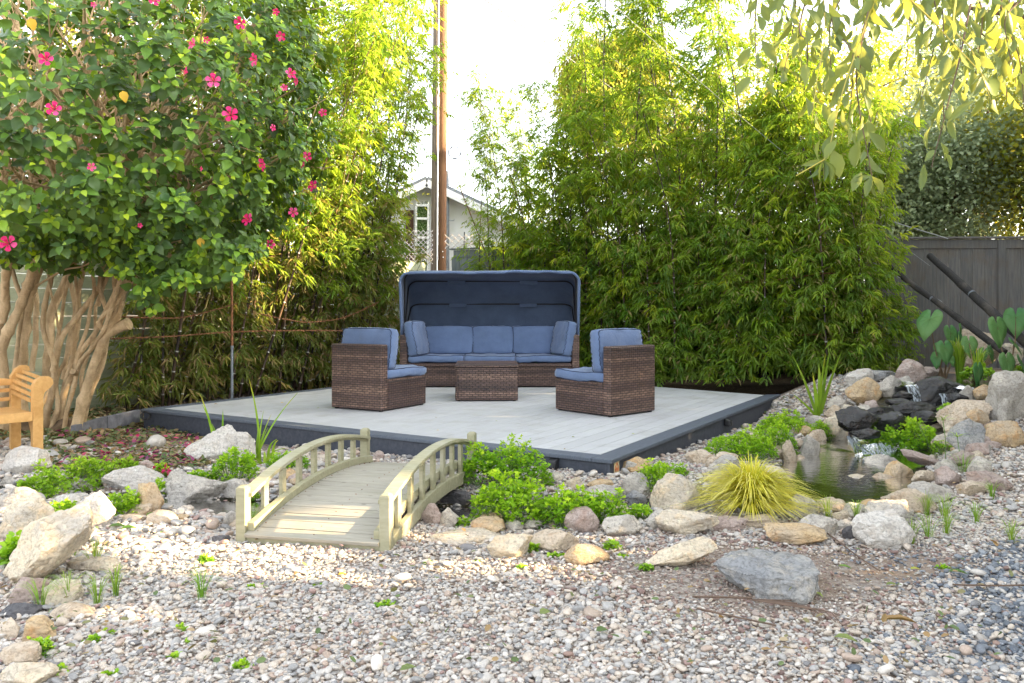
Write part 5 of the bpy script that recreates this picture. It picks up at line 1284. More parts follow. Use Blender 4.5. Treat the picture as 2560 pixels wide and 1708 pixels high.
# papyrus umbrellas
for i, (x, y, bx, by) in enumerate(((1235, 500, 1400, 850), (1500, 460, 1525, 890), (1650, 640, 1660, 930))):
    a, b = zb(.2383, 2000, 940)(x, y), zb(.2383, 2000, 940)(bx, by); base = hit(*b); top = px(*a, base.y)
    t = thing('papyrus', ('left papyrus stem leaning over the round herb clump', 'middle papyrus stem rising from the round herb clump', 'right papyrus stem with open umbrella of leaves')[i], 'plant', base)
    MB().tube([(0, 0, -.01), (top - base) * .5 + Vector((.01, 0, 0)), top - base], .0028, 6).build('stem', M['stem'], t, True)
    for k_ in range(11):
        a_ = k_ * 2 * PI / 11; tp = (top - base) + Vector((math.cos(a_) * .11, math.sin(a_) * .11, random.uniform(-.03, .045)))
        V, Fs = blade_geo(top - base, tp, .008, .12, 4, Vector((-math.sin(a_), math.cos(a_), 0))); bb = MB(); bb.add(V, Fs, None, random.random() * .5); bb.build('ray_leaf', M['blade'], t, attr='rnd')

# ================================================ TARO
def taro(leaves, base, label):
    t = thing('taro_plant', label, 'plant', tuple(base)); B = Vector(base)
    for (x, y, w, az, tilt, Y) in leaves:
        c = px(*Z8(x, y), Y) - B; W = w * .3698 * Y / F
        hf = [(1.0, 0), (.80, .13), (.58, .27), (.34, .39), (.08, .46), (-.18, .44), (-.38, .34), (-.48, .20), (-.46, .08), (-.30, .03), (-.10, .012)]
        ol = [(x_, y_ + .012 * math.sin(i * 2.3)) for i, (x_, y_) in enumerate(hf)]; ol = ol + [(x_, -y_) for x_, y_ in ol[::-1]][:-1]; n = len(ol)
        V = [Vector((.05, 0, -.02))] + [Vector((x_ * .92, y_ * .98, -.16 * (x_ if x_ > 0 else 0) ** 2 + .10 * abs(y_) - .06 * y_ * y_ * 4 + .02 * math.sin(i * 1.9))) for i, (x_, y_) in enumerate(ol)]
        V2 = [v * .55 + Vector((.02, 0, .012)) for v in V[1:]]; m0 = len(V)
        V += V2; Fs = [(0, m0 + (i + 1) % n, m0 + i) for i in range(n)] + [(m0 + i, m0 + (i + 1) % n, 1 + (i + 1) % n, 1 + i) for i in range(n)]
        Mt = RZ(az) @ RX(tilt) @ RZ(-PI / 2); V = [Mt @ (v * W * 1.12) + c for v in V]
        b = MB(); b.add(V, Fs, None, random.random() * .7); o = b.build('leaf', M['taro'], t, True, attr='rnd'); s_ = o.modifiers.new('thickness', 'SOLIDIFY'); s_.thickness = .0012
        vb = MB(); 
        for q_ in (0, .6, -.6, 1.2, -1.2, 1.9, -1.9):
            e = Mt @ (Vector((math.cos(q_) * (.95 if q_ == 0 else .46), math.sin(q_) * .42, .004)) * W * 1.05); vb.tube([c + Mt @ Vector((0, 0, .004)), c + e * .6 + Mt @ Vector((0, 0, .03 * W + .004)), c + e * .98 + Mt @ Vector((0, 0, -.03 * W + .004))], .0016, 4)
        vb.build('vein', M['stem'], o)
        MB().tube([Vector((random.uniform(-.05, .05), random.uniform(-.04, .04), -.02)), (c * .5) + Vector((c.x * .15, 0, .06)), c], [.008, .006, .004], 6).build('stalk', M['bark_dark'], t, True)
b0 = px(*Z8(1500, 1010), 8.3); b0.z = .38
taro([(1418, 645, 165, -.9, .9, 8.3), (1560, 735, 110, .25, 1.25, 8.4), (1615, 770, 95, .5, 1.3, 8.5), (1520, 840, 112, .0, 1.25, 8.1), (1475, 830, 60, -.6, 1.2, 8.4), (1470, 900, 85, -.7, 1.1, 8.3), (1560, 905, 62, .3, 1.1, 8.1), (1625, 700, 60, .8, 1.4, 8.6)], b0, 'taro clump with broad leaves at the left side of the upper pool')
b0 = px(*Z8(1700, 1030), 8.0); b0.z = .38
taro([(1685, 805, 105, -.2, 1.2, 8.2), (1830, 860, 90, .7, 1.3, 8.2), (1745, 990, 115, .5, 1.5, 7.7), (1770, 880, 110, -1.2, .9, 8.3)], b0, 'taro plant with one yellowing leaf on a red stalk in the pool')
b0 = px(*Z8(1950, 1010), 8.2); b0.z = .40
taro([(1875, 695, 145, .2, 1.3, 8.2), (2000, 630, 150, -.5, 1.0, 8.4), (1940, 925, 118, .1, 1.35, 7.9), (2035, 940, 130, .9, 1.2, 8.1), (1985, 805, 95, .8, .9, 8.3)], b0, 'tall taro plant behind the tall pointed boulder at the right')
b0 = hit(*Z8(1880, 1370))
taro([(1895, 1285, 85, -.4, 1.4, 6.9), (1845, 1320, 62, .6, 1.3, 6.85), (1990, 1290, 50, .9, 1.2, 6.9)], b0, 'small taro growing between the stones on the right bank')

# ================================================ HIBISCUS
HE = [((-3.55, 6.45, 3.10), (2.0, 1.55, 1.62), 3.0), ((-4.2, 5.75, 2.85), (1.9, 1.2, 1.35), 3.0)]
def hib_in(P):
    """<1 inside"""
    r_ = np.full(len(P), 9.0)
    for c, rr, p in HE: r_ = np.minimum(r_, ((np.abs((P - np.array(c)) / np.array(rr))) ** p).sum(1) ** (1 / p))
    return r_
def hib_front(u, v):
    Y = np.arange(3.5, 9, .02); P = np.stack([(u - CX) / F * Y, Y, CZ - (v - HY) / F * Y], -1); r_ = hib_in(P); i = np.argmax(r_ < 1.02)
    return Vector(P[i]) if r_[i] < 1.02 else px(u, v, 6.9)
def curve_pts(P, n=10, jit=.0, seed=0):
    P = [Vector(p) for p in P]; out = []
    for i in range(len(P) - 1):
        a, b, c, d = P[max(i - 1, 0)], P[i], P[i + 1], P[min(i + 2, len(P) - 1)]
        for k in range(n):
            t = k / n; q = .5 * ((2 * b) + (c - a) * t + (2 * a - 5 * b + 4 * c - d) * t * t + (3 * b - a - 3 * c + d) * t ** 3)
            if jit: q += Vector((noise.noise(q * 3 + Vector((seed, 0, 0))), noise.noise(q * 3 + Vector((0, seed, 5))), 0)) * jit
            out.append(q)
    out.append(P[-1]); return out
def hibiscus():
    t = thing('hibiscus_tree', 'large hibiscus shrub with bare tan stems and pink flowers', 'tree', (-3.9, 7.3, 0)); off = (3.9, -7.3, 0)
    zb4 = lambda x, y: (x * .4082, 560 + y * .4082)
    stems = [  # zoom points (x, y) from root upward, distance, radius at base and tip
        ([(330, 1280), (400, 1060), (445, 900), (500, 800), (610, 620), (690, 480)], 7.35, .052, .030), ([(455, 1240), (520, 1000), (610, 780), (690, 640), (735, 520), (760, 400), (740, 250), (700, 100)], 7.15, .085, .03),
        ([(480, 1200), (570, 1000), (640, 820)], 7.25, .05, .04), ([(270, 1270), (330, 1000), (340, 860), (400, 680), (480, 560), (600, 400), (650, 200), (720, 30)], 7.3, .062, .026),
        ([(320, 870), (280, 700), (265, 500), (320, 250), (330, 60)], 7.1, .042, .03), ([(310, 1200), (420, 900), (480, 700), (490, 430), (560, 200), (590, 0)], 7.5, .05, .028),
        ([(0, 770), (90, 580), (150, 400), (230, 220), (290, 60)], 6.6, .075, .05), ([(130, 1200), (130, 900), (150, 600), (200, 350), (280, 100)], 7.6, .11, .05),
        ([(90, 900), (110, 700), (140, 480), (60, 250), (40, 60)], 7.0, .035, .028), ([(10, 600), (30, 400), (60, 200), (40, -40)], 6.7, .07, .045),
        ([(280, 1000), (300, 700), (320, 520), (440, 250), (470, 20)], 7.9, .085, .05), ([(380, 950), (420, 720), (460, 500), (440, 300), (490, 80)], 7.7, .045, .03),
        ([(640, 690), (620, 600), (670, 540), (720, 480)], 7.1, .035, .032), ([(735, 480), (700, 350), (740, 160), (800, 20)], 7.0, .042, .026),
        ([(745, 470), (820, 350), (870, 290), (940, 150)], 7.0, .024, .012), ([(610, 500), (640, 380), (700, 200), (690, 60)], 7.2, .034, .024),
        ([(180, 430), (260, 350), (400, 280), (560, 230)], 6.7, .016, .010), ([(230, 560), (180, 300), (110, 120), (60, 0)], 7.6, .035, .025), ([(350, 760), (350, 560), (320, 430)], 7.2, .02, .014),
        ([(420, 1090), (460, 950), (500, 840), (620, 660)], 7.2, .035, .028), ([(640, 520), (600, 380), (620, 200), (600, 40)], 7.25, .035, .025), ([(30, 1150), (10, 800), (-40, 500)], 7.2, .08, .05), ([(200, 900), (220, 560), (200, 300)], 8.1, .05, .04)]
    for i, (pts, Y, r0, r1) in enumerate(stems):
        n = len(pts); P = [px(*zb4(x, y), Y + (-.25 * k / n) + .05 * math.sin(i * 3 + k)) for k, (x, y) in enumerate(pts)]
        if P[0].z < .25: P[0].z = -.05
        d = (P[-1] - P[-2]).normalized(); P.append(P[-1] + d * .5 + Vector((0, -.1, .2)))
        C = curve_pts(P, 8, .035, i * 7.7); m = len(C)
        rad = [(r0 * .52 + (r1 * .66 - r0 * .52) * k / m) * (1 + .22 * noise.noise(Vector((k * .45, i, 0))) + (.30 if noise.noise(Vector((k * .9, i * 3, 7))) > .42 else 0)) * (1 + .5 * max(0, 1 - k / 5) * (P[0].z < 0)) for k in range(m)]
        MB().tube(C, rad, 12).build('stem', M['bark'], t, True, loc=off)
    for i in range(4):
        x0_ = (470, 380, 300, 520, 60, 200, 650, 420, 340, 560, 120, 250)[i]; Y = 7.2 + .08 * (i % 5); P = [px(*zb4(x0_ - 60, 1240), Y), px(*zb4(x0_ + 10 * (i % 3), 900), Y), px(*zb4(x0_ + 70, 560 + 30 * (i % 3)), Y), px(*zb4(x0_ + 95 + 18 * (i % 4), 200), Y - .2), px(*zb4(x0_ + 130, -60), Y - .3)]; P[0].z = 0
        C = curve_pts(P, 7, .06, 40 + i * 3.3); MB().tube(C, [.021 - .010 * k / len(C) for k in range(len(C))], 8).build('stem', M['bark'], t, True, loc=off)
    # stump knots
    b = MB(); c = px(*zb4(745, 625), 7.05); b.tube([c + Vector((-.12, 0, -.06)), c, c + Vector((.07, -.01, .02))], [.05, .048, .056], 10); c = px(*zb4(465, 915), 7.1); b.tube([c + Vector((-.02, .03, 0)), c + Vector((0, -.05, .02))], [.03, .026], 9); b.build('cut_stub', M['bark'], t, True, loc=off)
    b = MB()
    for (x, y, r_) in ((400, 1270, .12), (480, 1230, .10), (350, 1290, .07), (130, 1210, .14), (20, 1200, .12)):
        c = px(*zb4(x, y), 7.3); c.z = .0; V, Fa = rock_verts(int(x), 3, 2.2, 2); b.add([Vector(v * r_ * np.array((1.3, 1, 1))) + c for v in V], [tuple(f) for f in Fa])
    b.build('root_crown', M['bark_dark'], t, True, loc=off)
    # inner branches
    g = np.random.default_rng(21); b = MB(); tips = []
    for i in range(210):
        a = Vector((g.uniform(-4.9, -2.9), g.uniform(6.5, 7.5), g.uniform(1.55, 2.1)))
        for _ in range(40):
            e = np.array([g.uniform(-5.6, -1.6), g.uniform(4.7, 7.8), g.uniform(2.0, 4.6)])
            if .45 < hib_in(e[None])[0] < .96 and (e[0] - a.x) > -1.6: break
        e = Vector(e); m = a.lerp(e, .5) + Vector((g.normal(0, .08), g.normal(0, .08), -.02 + .08 * g.random())); C = curve_pts([a, m, e], 6, .05, i)
        r0 = g.uniform(.008, .024); b.tube(C, [r0 * (1 - .75 * k / len(C)) for k in range(len(C))], 6)
        for _ in range(3):
            s = C[g.integers(4, len(C))]; q = s + (e - a).normalized() * g.uniform(.15, .4) + Vector(g.normal(0, .13, 3)); b.tube([s, (s + q) / 2 + Vector((0, 0, -.02)), q], [.006, .004, .002], 4)
    o = b.build('branches', M['bark'], t, True, loc=off); o['kind'] = 'stuff'
    # leaf clusters
    P = []
    while len(P) < 1950:
        q = np.stack([g.uniform(-5.9, -1.5, 4000), g.uniform(4.5, 8.0, 4000), g.uniform(1.3, 4.8, 4000)], -1); r_ = hib_in(q)
        hole = np.array([noise.noise(Vector(v * 1.5)) for v in q]); lim = 1.0 + .10 * np.array([noise.noise(Vector(v * 3.1 + 7)) for v in q])
        vis = (np.abs(q[:, 0] / q[:, 1]) < .72) & (q[:, 2] < CZ + .42 * q[:, 1])
        k = (r_ < lim) & (g.random(4000) < np.clip((r_ - .35) * 1.7, .05, 1) ** 2) & (hole > -.30 - .25 * (r_ > .85)) & vis; P += list(q[k])
    P = np.array(P[:1950]); rr = hib_in(P)
    for (x, y, n_) in ((930, 380, 12), (1130, 340, 12), (860, 150, 20), (1000, 320, 8), (1350, 230, 14), (1480, 190, 12), (1240, 190, 10), (560, 60, 8), (120, 130, 8), (230, 90, 10), (330, 20, 10), (430, 60, 10), (640, 110, 14), (700, 60, 12), (20, 40, 8), (780, 200, 10)):
        q = px(x * .4082, 560 + y * .4082, 5.9); P = np.concatenate([P, np.array(q) + g.normal(0, .07, (n_, 3))])
    N0 = nrm(P - np.array((-3.6, 6.7, 2.4))); n = len(P); K = 8
    C = np.repeat(P, K, 0); O = np.repeat(nrm(N0 + np.array([0, 0, .35]) + g.normal(0, .35, (n, 3))), K, 0); m = len(C)
    ring = np.tile(np.arange(K), n); ref = nrm(np.cross(O, np.array([.3, .2, 1.]))); bi = np.cross(O, ref); a = ring * 2.4 + np.repeat(g.uniform(0, 6, n), K)
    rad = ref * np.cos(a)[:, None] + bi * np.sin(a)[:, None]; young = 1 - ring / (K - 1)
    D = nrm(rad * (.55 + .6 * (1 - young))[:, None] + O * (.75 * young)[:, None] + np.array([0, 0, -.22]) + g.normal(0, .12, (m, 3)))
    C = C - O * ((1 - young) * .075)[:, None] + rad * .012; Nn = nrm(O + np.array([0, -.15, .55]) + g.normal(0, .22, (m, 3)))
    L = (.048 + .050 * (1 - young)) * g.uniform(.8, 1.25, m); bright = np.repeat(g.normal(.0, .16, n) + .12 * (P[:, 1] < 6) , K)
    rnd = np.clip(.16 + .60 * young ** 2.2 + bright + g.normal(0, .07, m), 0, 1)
    # the 300 leaves that show largest become parts of their own, the rest is one mass
    el = (np.abs(C[:, 0] / C[:, 1]) < .66) & (C[:, 2] < CZ + .39 * C[:, 1]) & (np.repeat(np.concatenate([rr, np.full(n - len(rr), .99)]), K) > .93) & (D[:, 1] * 0 + O[:, 1] < .1)
    score = np.where(el, L / C[:, 1], 0); big = np.argsort(-score)[:300]; rest = np.setdiff1d(np.arange(m), big)
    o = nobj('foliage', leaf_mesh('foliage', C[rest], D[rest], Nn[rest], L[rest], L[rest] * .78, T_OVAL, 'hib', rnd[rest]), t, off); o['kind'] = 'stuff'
    shades = [leaf_mesh('leaf', np.zeros((1, 3)), np.array([[1., 0, 0]]), np.array([[0, 0, 1.]]), 1.0, .78, T_OVAL, 'hib', np.array([s])) for s in np.linspace(.1, .95, 7)]
    for i in big:
        d = Vector(D[i]); s = d.cross(Vector(Nn[i])).normalized(); nn = s.cross(d); q = nobj('leaf', shades[int(np.clip(rnd[i] * 7, 0, 6))], t)
        q.matrix_local = Matrix.Translation(Vector(C[i]) + Vector(off)) @ Matrix((d, -s, nn)).transposed().to_4x4() @ Matrix.Scale(L[i], 4)
    yl = leaf_mesh('yellow_leaf', np.zeros((1, 3)), np.array([[1., 0, 0]]), np.array([[0, 0, 1.]]), 1.0, .78, T_OVAL, 'hib_yellow', np.array([.4]))
    for (u, v) in ((510, 597), (322, 236), (97, 58)):
        p_ = hib_front(u, v); q = nobj('yellow_leaf', yl, t); q.matrix_local = Matrix.Translation(p_ + Vector(off) + Vector((0, -.08, 0))) @ Euler((R(70), R(75), 0)).to_matrix().to_4x4() @ Matrix.Scale(.075, 4)
    # flowers
    def flower_mesh():
        b = MB()
        for k in range(5):
            a = k * 2 * PI / 5; A = RZ(a); pts = [Vector((.06, 0, -.55)), Vector((.45, .26, .06)), Vector((.85, .40, .12)), Vector((1.03, .16, .06)), Vector((1.0, -.14, .10)), Vector((.80, -.36, .06)), Vector((.42, -.22, .04)), Vector((.6, 0, -.01))]
            b.add([A @ p for p in pts], [(0, 7, 1), (1, 7, 2), (2, 7, 3), (3, 7, 4), (4, 7, 5), (5, 7, 6), (6, 7, 0)], None, random.random())
        me = bpy.data.meshes.new('flower'); me.from_pydata(b.v, [], b.f); q = me.attributes.new('rnd', 'FLOAT', 'POINT'); q.data.foreach_set('value', b.a); me.materials.append(M['petal']); return me
    fms = [flower_mesh() for _ in range(4)]; b = MB(); b.tube([(0, 0, -.1), (.03, 0, .4), (.08, 0, .85)], [.05, .04, .07], 6); b.v = b.v; me = bpy.data.meshes.new('stamen'); me.from_pydata(b.v, [], b.f); me.materials.append(M['stamen'])
    fl = [(5, 40, 1), (132, 150, 1), (149, 261, 1.05), (372, 15, .9), (458, 115, .9), (565, 68, .9), (596, 150, .95), (443, 177, .7), (505, 197, 1.05), (656, 97, .7), (678, 180, .8), (690, 198, .6), (663, 212, .5), (543, 272, 1.1), (749, 267, .6),
          (614, 385, .95), (638, 302, .5), (713, 366, .7), (704, 385, .5), (726, 432, .85), (682, 491, .7), (580, 508, .95), (45, 562, 1.15), (14, 402, .8), (233, 391, .6), (630, 563, .7), (340, 522, .35), (645, 42, .5), (238, 28, .4), (490, 106, .5), (478, 395, .4)]
    for i, (u, v, s) in enumerate(fl):
        p_ = hib_front(u * 1.0894, v * 1.0894); p_ -= Vector((0, .12, 0)); q = nobj('flower', fms[i % 4], t)
        nv = Vector((random.uniform(-1.3, 1.6), -1, random.uniform(-.5, .5))) if s < 1 else Vector((.25, -1, .1)); q.matrix_local = Matrix.Translation(p_ + Vector(off)) @ nv.to_track_quat('Z', 'Y').to_matrix().to_4x4() @ Matrix.Rotation(i * 1.3, 4, 'Z') @ Matrix.Scale(.054 * s * p_.y / 6.0, 4)
        nobj('stamen', me, q)
hibiscus()

# ================================================ BAMBOO
def bamboo_proto(seed, H, lean, z0, nleaf, mat, young=False, spread=.42, dens_top=.5, arch=.8, L0=.10):
    g = np.random.default_rng(seed); n = int(H / .21); P = []; node = []; rad = []
    ph = g.uniform(0, 6)
    ks = []
    for i in range(n + 1):
        for dz, nd, rr_ in ((-.010, 0, 1), (-.004, .8, 1.18), (.004, .8, 1.18), (.010, 0, 1)): ks.append((min(1, max(0, i / n + dz / H)), nd, rr_))
    for k, nd, rr_ in ks:
        z = H * k * (1 - .06 * k * arch); x = lean * H * k + arch * .5 * k ** 3 * math.cos(ph) + .025 * math.sin(k * 7 + ph); y = arch * .5 * k ** 3 * math.sin(ph) + .03 * math.sin(k * 5 + ph)
        P.append(Vector((x, y, z + len(P) * 1e-5))); node.append(nd); rad.append((.016 * (1 - .82 * k) + .0015) * rr_)
    b = MB(); b.tube(P, rad, 6, attr=node); PP = np.array([p[:] for p in P])
    # branchlets
    C, D, N_, W_, Q_ = [], [], [], [], []; tw = MB()
    while len(C) < nleaf:
        k = z0 / H + (1 - z0 / H) * g.random() ** (.85 if dens_top > .4 else 1.35); p = PP[int(k * (len(PP) - 1))]; a = g.uniform(0, 2 * PI); Lb = spread * g.uniform(.35, 1.55) * (1.05 - .45 * k)
        o = np.array([math.cos(a), math.sin(a), g.uniform(.3, 1.1)]); o /= np.linalg.norm(o)
        q = p + o * Lb + np.array([0, 0, -.30 * Lb]); md = p + o * Lb * .55 + np.array([0, 0, .05])
        if len(C) < nleaf * .8: tw.tube([Vector(p), Vector(md), Vector(q)], [.0028, .002, .0012], 3, cap=False)
        tone = g.normal(0, .22); hz = np.array([o[0], o[1], 0])
        for s in range(int(g.integers(3, 7))):
            # a plume: leaves fan off a short drooping twig
            t_ = g.uniform(.45, 1.05); c = md + (q - md) * (t_ * 2 - 1) if t_ > .5 else p + (md - p) * t_ * 2; c = c + g.normal(0, .05, 3)
            tw_d = hz * g.uniform(.2, .9) + g.normal(0, .35, 3) * np.array([1, 1, .4]) + np.array([0, 0, g.uniform(-.75, -.05)]); tw_d /= np.linalg.norm(tw_d); nl = int(g.integers(4, 8)); sd = np.cross(tw_d, [0, 0, 1.]); sd /= max(np.linalg.norm(sd), .1)
            for j in range(nl):
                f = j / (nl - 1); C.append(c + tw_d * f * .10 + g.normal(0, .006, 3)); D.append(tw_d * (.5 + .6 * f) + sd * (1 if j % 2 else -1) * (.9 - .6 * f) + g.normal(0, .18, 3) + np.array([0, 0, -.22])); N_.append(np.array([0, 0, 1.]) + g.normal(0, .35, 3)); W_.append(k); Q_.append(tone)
    C, D, N_, W_ = np.array(C), np.array(D), np.array(N_), np.array(W_); m = len(C); L = L0 * g.uniform(.7, 1.35, m)
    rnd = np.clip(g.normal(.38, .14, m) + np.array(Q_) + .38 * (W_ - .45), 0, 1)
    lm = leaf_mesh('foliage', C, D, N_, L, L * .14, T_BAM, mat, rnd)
    t = bpy.data.objects.new('bamboo', None)
    me = bpy.data.meshes.new('culm'); me.from_pydata(b.v, [], b.f); q = me.attributes.new('node', 'FLOAT', 'POINT'); q.data.foreach_set('value', b.a); me.materials.append(M['culm_y' if young else 'culm']); me.shade_smooth()
    mt = bpy.data.meshes.new('twigs'); mt.from_pydata(tw.v, [], tw.f); mt.materials.append(M['culm_y'])
    return (me, mt, lm)
def bamboo_place(pr, x, y, rz, s, label, group, lean=(0, 0)):
    t = thing('bamboo', label, 'bamboo', (x, y, gz(x, y) - .02), 0, group); t.rotation_euler = (lean[1], lean[0], rz); t.scale = (s, s, s)
    nobj('culm', pr[0], t); nobj('twigs', pr[1], t)['kind'] = 'stuff'; nobj('foliage', pr[2], t)['kind'] = 'stuff'
def bamboos():
    g = np.random.default_rng(5)
    # right stand: dense to the ground
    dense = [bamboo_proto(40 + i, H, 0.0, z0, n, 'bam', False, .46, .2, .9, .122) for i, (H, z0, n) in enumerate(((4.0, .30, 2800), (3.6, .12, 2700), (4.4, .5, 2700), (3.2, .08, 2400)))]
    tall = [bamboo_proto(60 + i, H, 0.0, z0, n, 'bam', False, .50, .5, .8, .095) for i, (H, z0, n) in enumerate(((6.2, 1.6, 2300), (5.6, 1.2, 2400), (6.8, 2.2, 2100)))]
    A, B = np.array((-.45, 12.50)), np.array((4.60, 9.60)); u = (B - A) / np.linalg.norm(B - A); nrm_ = np.array((-u[1], u[0])) * -1
    labs = lambda f: 'dense bamboo cane ' + ('just right of the utility pole' if f < .16 else 'behind the right half of the blue canopy' if f < .34 else 'behind the right wicker chair' if f < .56 else 'between the right chair and the deck corner' if f < .8 else 'at the right end of the stand by the charcoal fence')
    N = 46
    for i in range(N):
        f = (i + g.uniform(-.4, .4)) / N; f = min(max(f, 0.0), 1); row = i % 3; p = A + (B - A) * f + nrm_ * (row * .24 - .30 + g.uniform(-.16, .22))
        if f < .10 and row != 1: continue
        if f < .36: p = p - nrm_ * .34
        s = g.uniform(.78, 1.14) * (1 - .20 * max(0, f - .82) / .18) * (.80 if f < .12 else 1); bamboo_place(dense[g.integers(0, 4)], p[0], p[1], g.uniform(0, 6.28), s, labs(f), 'bamboo canes of the right stand', (g.normal(0, .03), g.normal(.02, .03)))
    for i in range(17):
        f = (i + .5) / 17 * .90 + .06; p = A + (B - A) * f - nrm_ * g.uniform(.0, .3); hs = {0: .80, 1: .85, 2: .92}.get(i, 1.0) * (.74 if f > .8 else 1.12 if .34 < f < .74 else 1)
        bamboo_place(tall[g.integers(0, 3)], p[0], p[1], g.uniform(0, 6.28), g.uniform(.85, 1.05) * hs, 'tall thin bamboo cane rising above the right stand, ' + ('next to the utility pole' if f < .35 else 'over the right wicker chair' if f < .65 else 'under the drooping leaves'), 'tall bamboo canes above the right stand', (g.normal(0, .04), g.normal(0, .03)))
    for (u_, Y, s) in ((1190, 12.8, .72), (1226, 12.8, .76), (1264, 12.6, .86)):
        q = px(u_, 900, Y); bamboo_place(tall[int(u_) % 3], q.x, q.y, u_, s, 'sparse airy bamboo cane just right of the utility pole', 'sparse canes beside the utility pole', (-.02, 0))
    for (u_, v_, Y, s) in ((2260, 950, 9.6, .45), (2190, 960, 9.6, .55), (2130, 965, 9.9, .62)):
        q = px(u_, v_, Y); bamboo_place(dense[3], q.x, q.y, g.uniform(0, 6), s * .8, 'short bushy bamboo shoot at the right end of the stand, above the waterfall rocks', 'short bamboo shoots above the waterfall', (.12, 0))
    # left stand: leaning canes that show through
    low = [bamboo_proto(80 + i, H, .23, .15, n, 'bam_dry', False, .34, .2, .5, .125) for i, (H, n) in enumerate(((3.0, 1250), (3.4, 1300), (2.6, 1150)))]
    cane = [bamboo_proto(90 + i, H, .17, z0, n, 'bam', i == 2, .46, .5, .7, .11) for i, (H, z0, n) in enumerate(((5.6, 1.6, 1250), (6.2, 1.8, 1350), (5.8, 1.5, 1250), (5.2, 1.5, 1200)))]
    A, B = np.array((-4.20, 8.95)), np.array((-1.60, 12.9)); u = (B - A) / np.linalg.norm(B - A); nn = np.array((u[1], -u[0]))
    where = lambda f: 'left of the thin steel post' if f < .30 else ('between the steel post and the left wicker chair' if f < .62 else ('behind the left wicker chair' if f < .85 else 'beside the left edge of the blue canopy'))
    for i in range(24):
        f = (i + g.uniform(-.4, .4)) / 24; p = A + (B - A) * f + nn * g.uniform(-.05, .25); bamboo_place(low[g.integers(0, 3)], p[0] - .3, p[1], g.uniform(-.5, .5), g.uniform(.85, 1.1) * (1 if f < .8 else .8), 'bushy leaning bamboo cane with dull leaves ' + where(f), 'leafy bamboo canes of the left stand', (g.normal(0, .04), g.normal(0, .03)))
    for i in range(34):
        f = (i + g.uniform(-.4, .4)) / 26 * .78 + .03 if i < 26 else g.uniform(.52, .80); p = A + (B - A) * f + nn * g.uniform(.15, .5); bamboo_place(cane[g.integers(0, 4)], p[0] - .35, p[1], g.uniform(-.6, .6), g.uniform(.85, 1.1), 'dark ringed bamboo cane leaning right ' + where(f), 'tall leaning bamboo canes of the left stand', (g.normal(0, .05), g.normal(0, .03)))
    q = px(1180, 660, 12.9); t = thing('bare_cane', 'bare brown cane slanting across the white house wall', 'cane', (q.x + .05, 12.9, 0)); MB().tube([(.35, 0, .2), Vector(px(1225, 660, 12.9)) - Vector((q.x + .05, 12.9, 0)), Vector(px(1150, 470, 12.9)) - Vector((q.x + .05, 12.9, 0)), Vector(px(1130, 400, 12.9)) - Vector((q.x + .05, 12.9, 0))], [.011, .010, .008, .006], 6).build('culm', M['pole'], t, True)
bamboos()

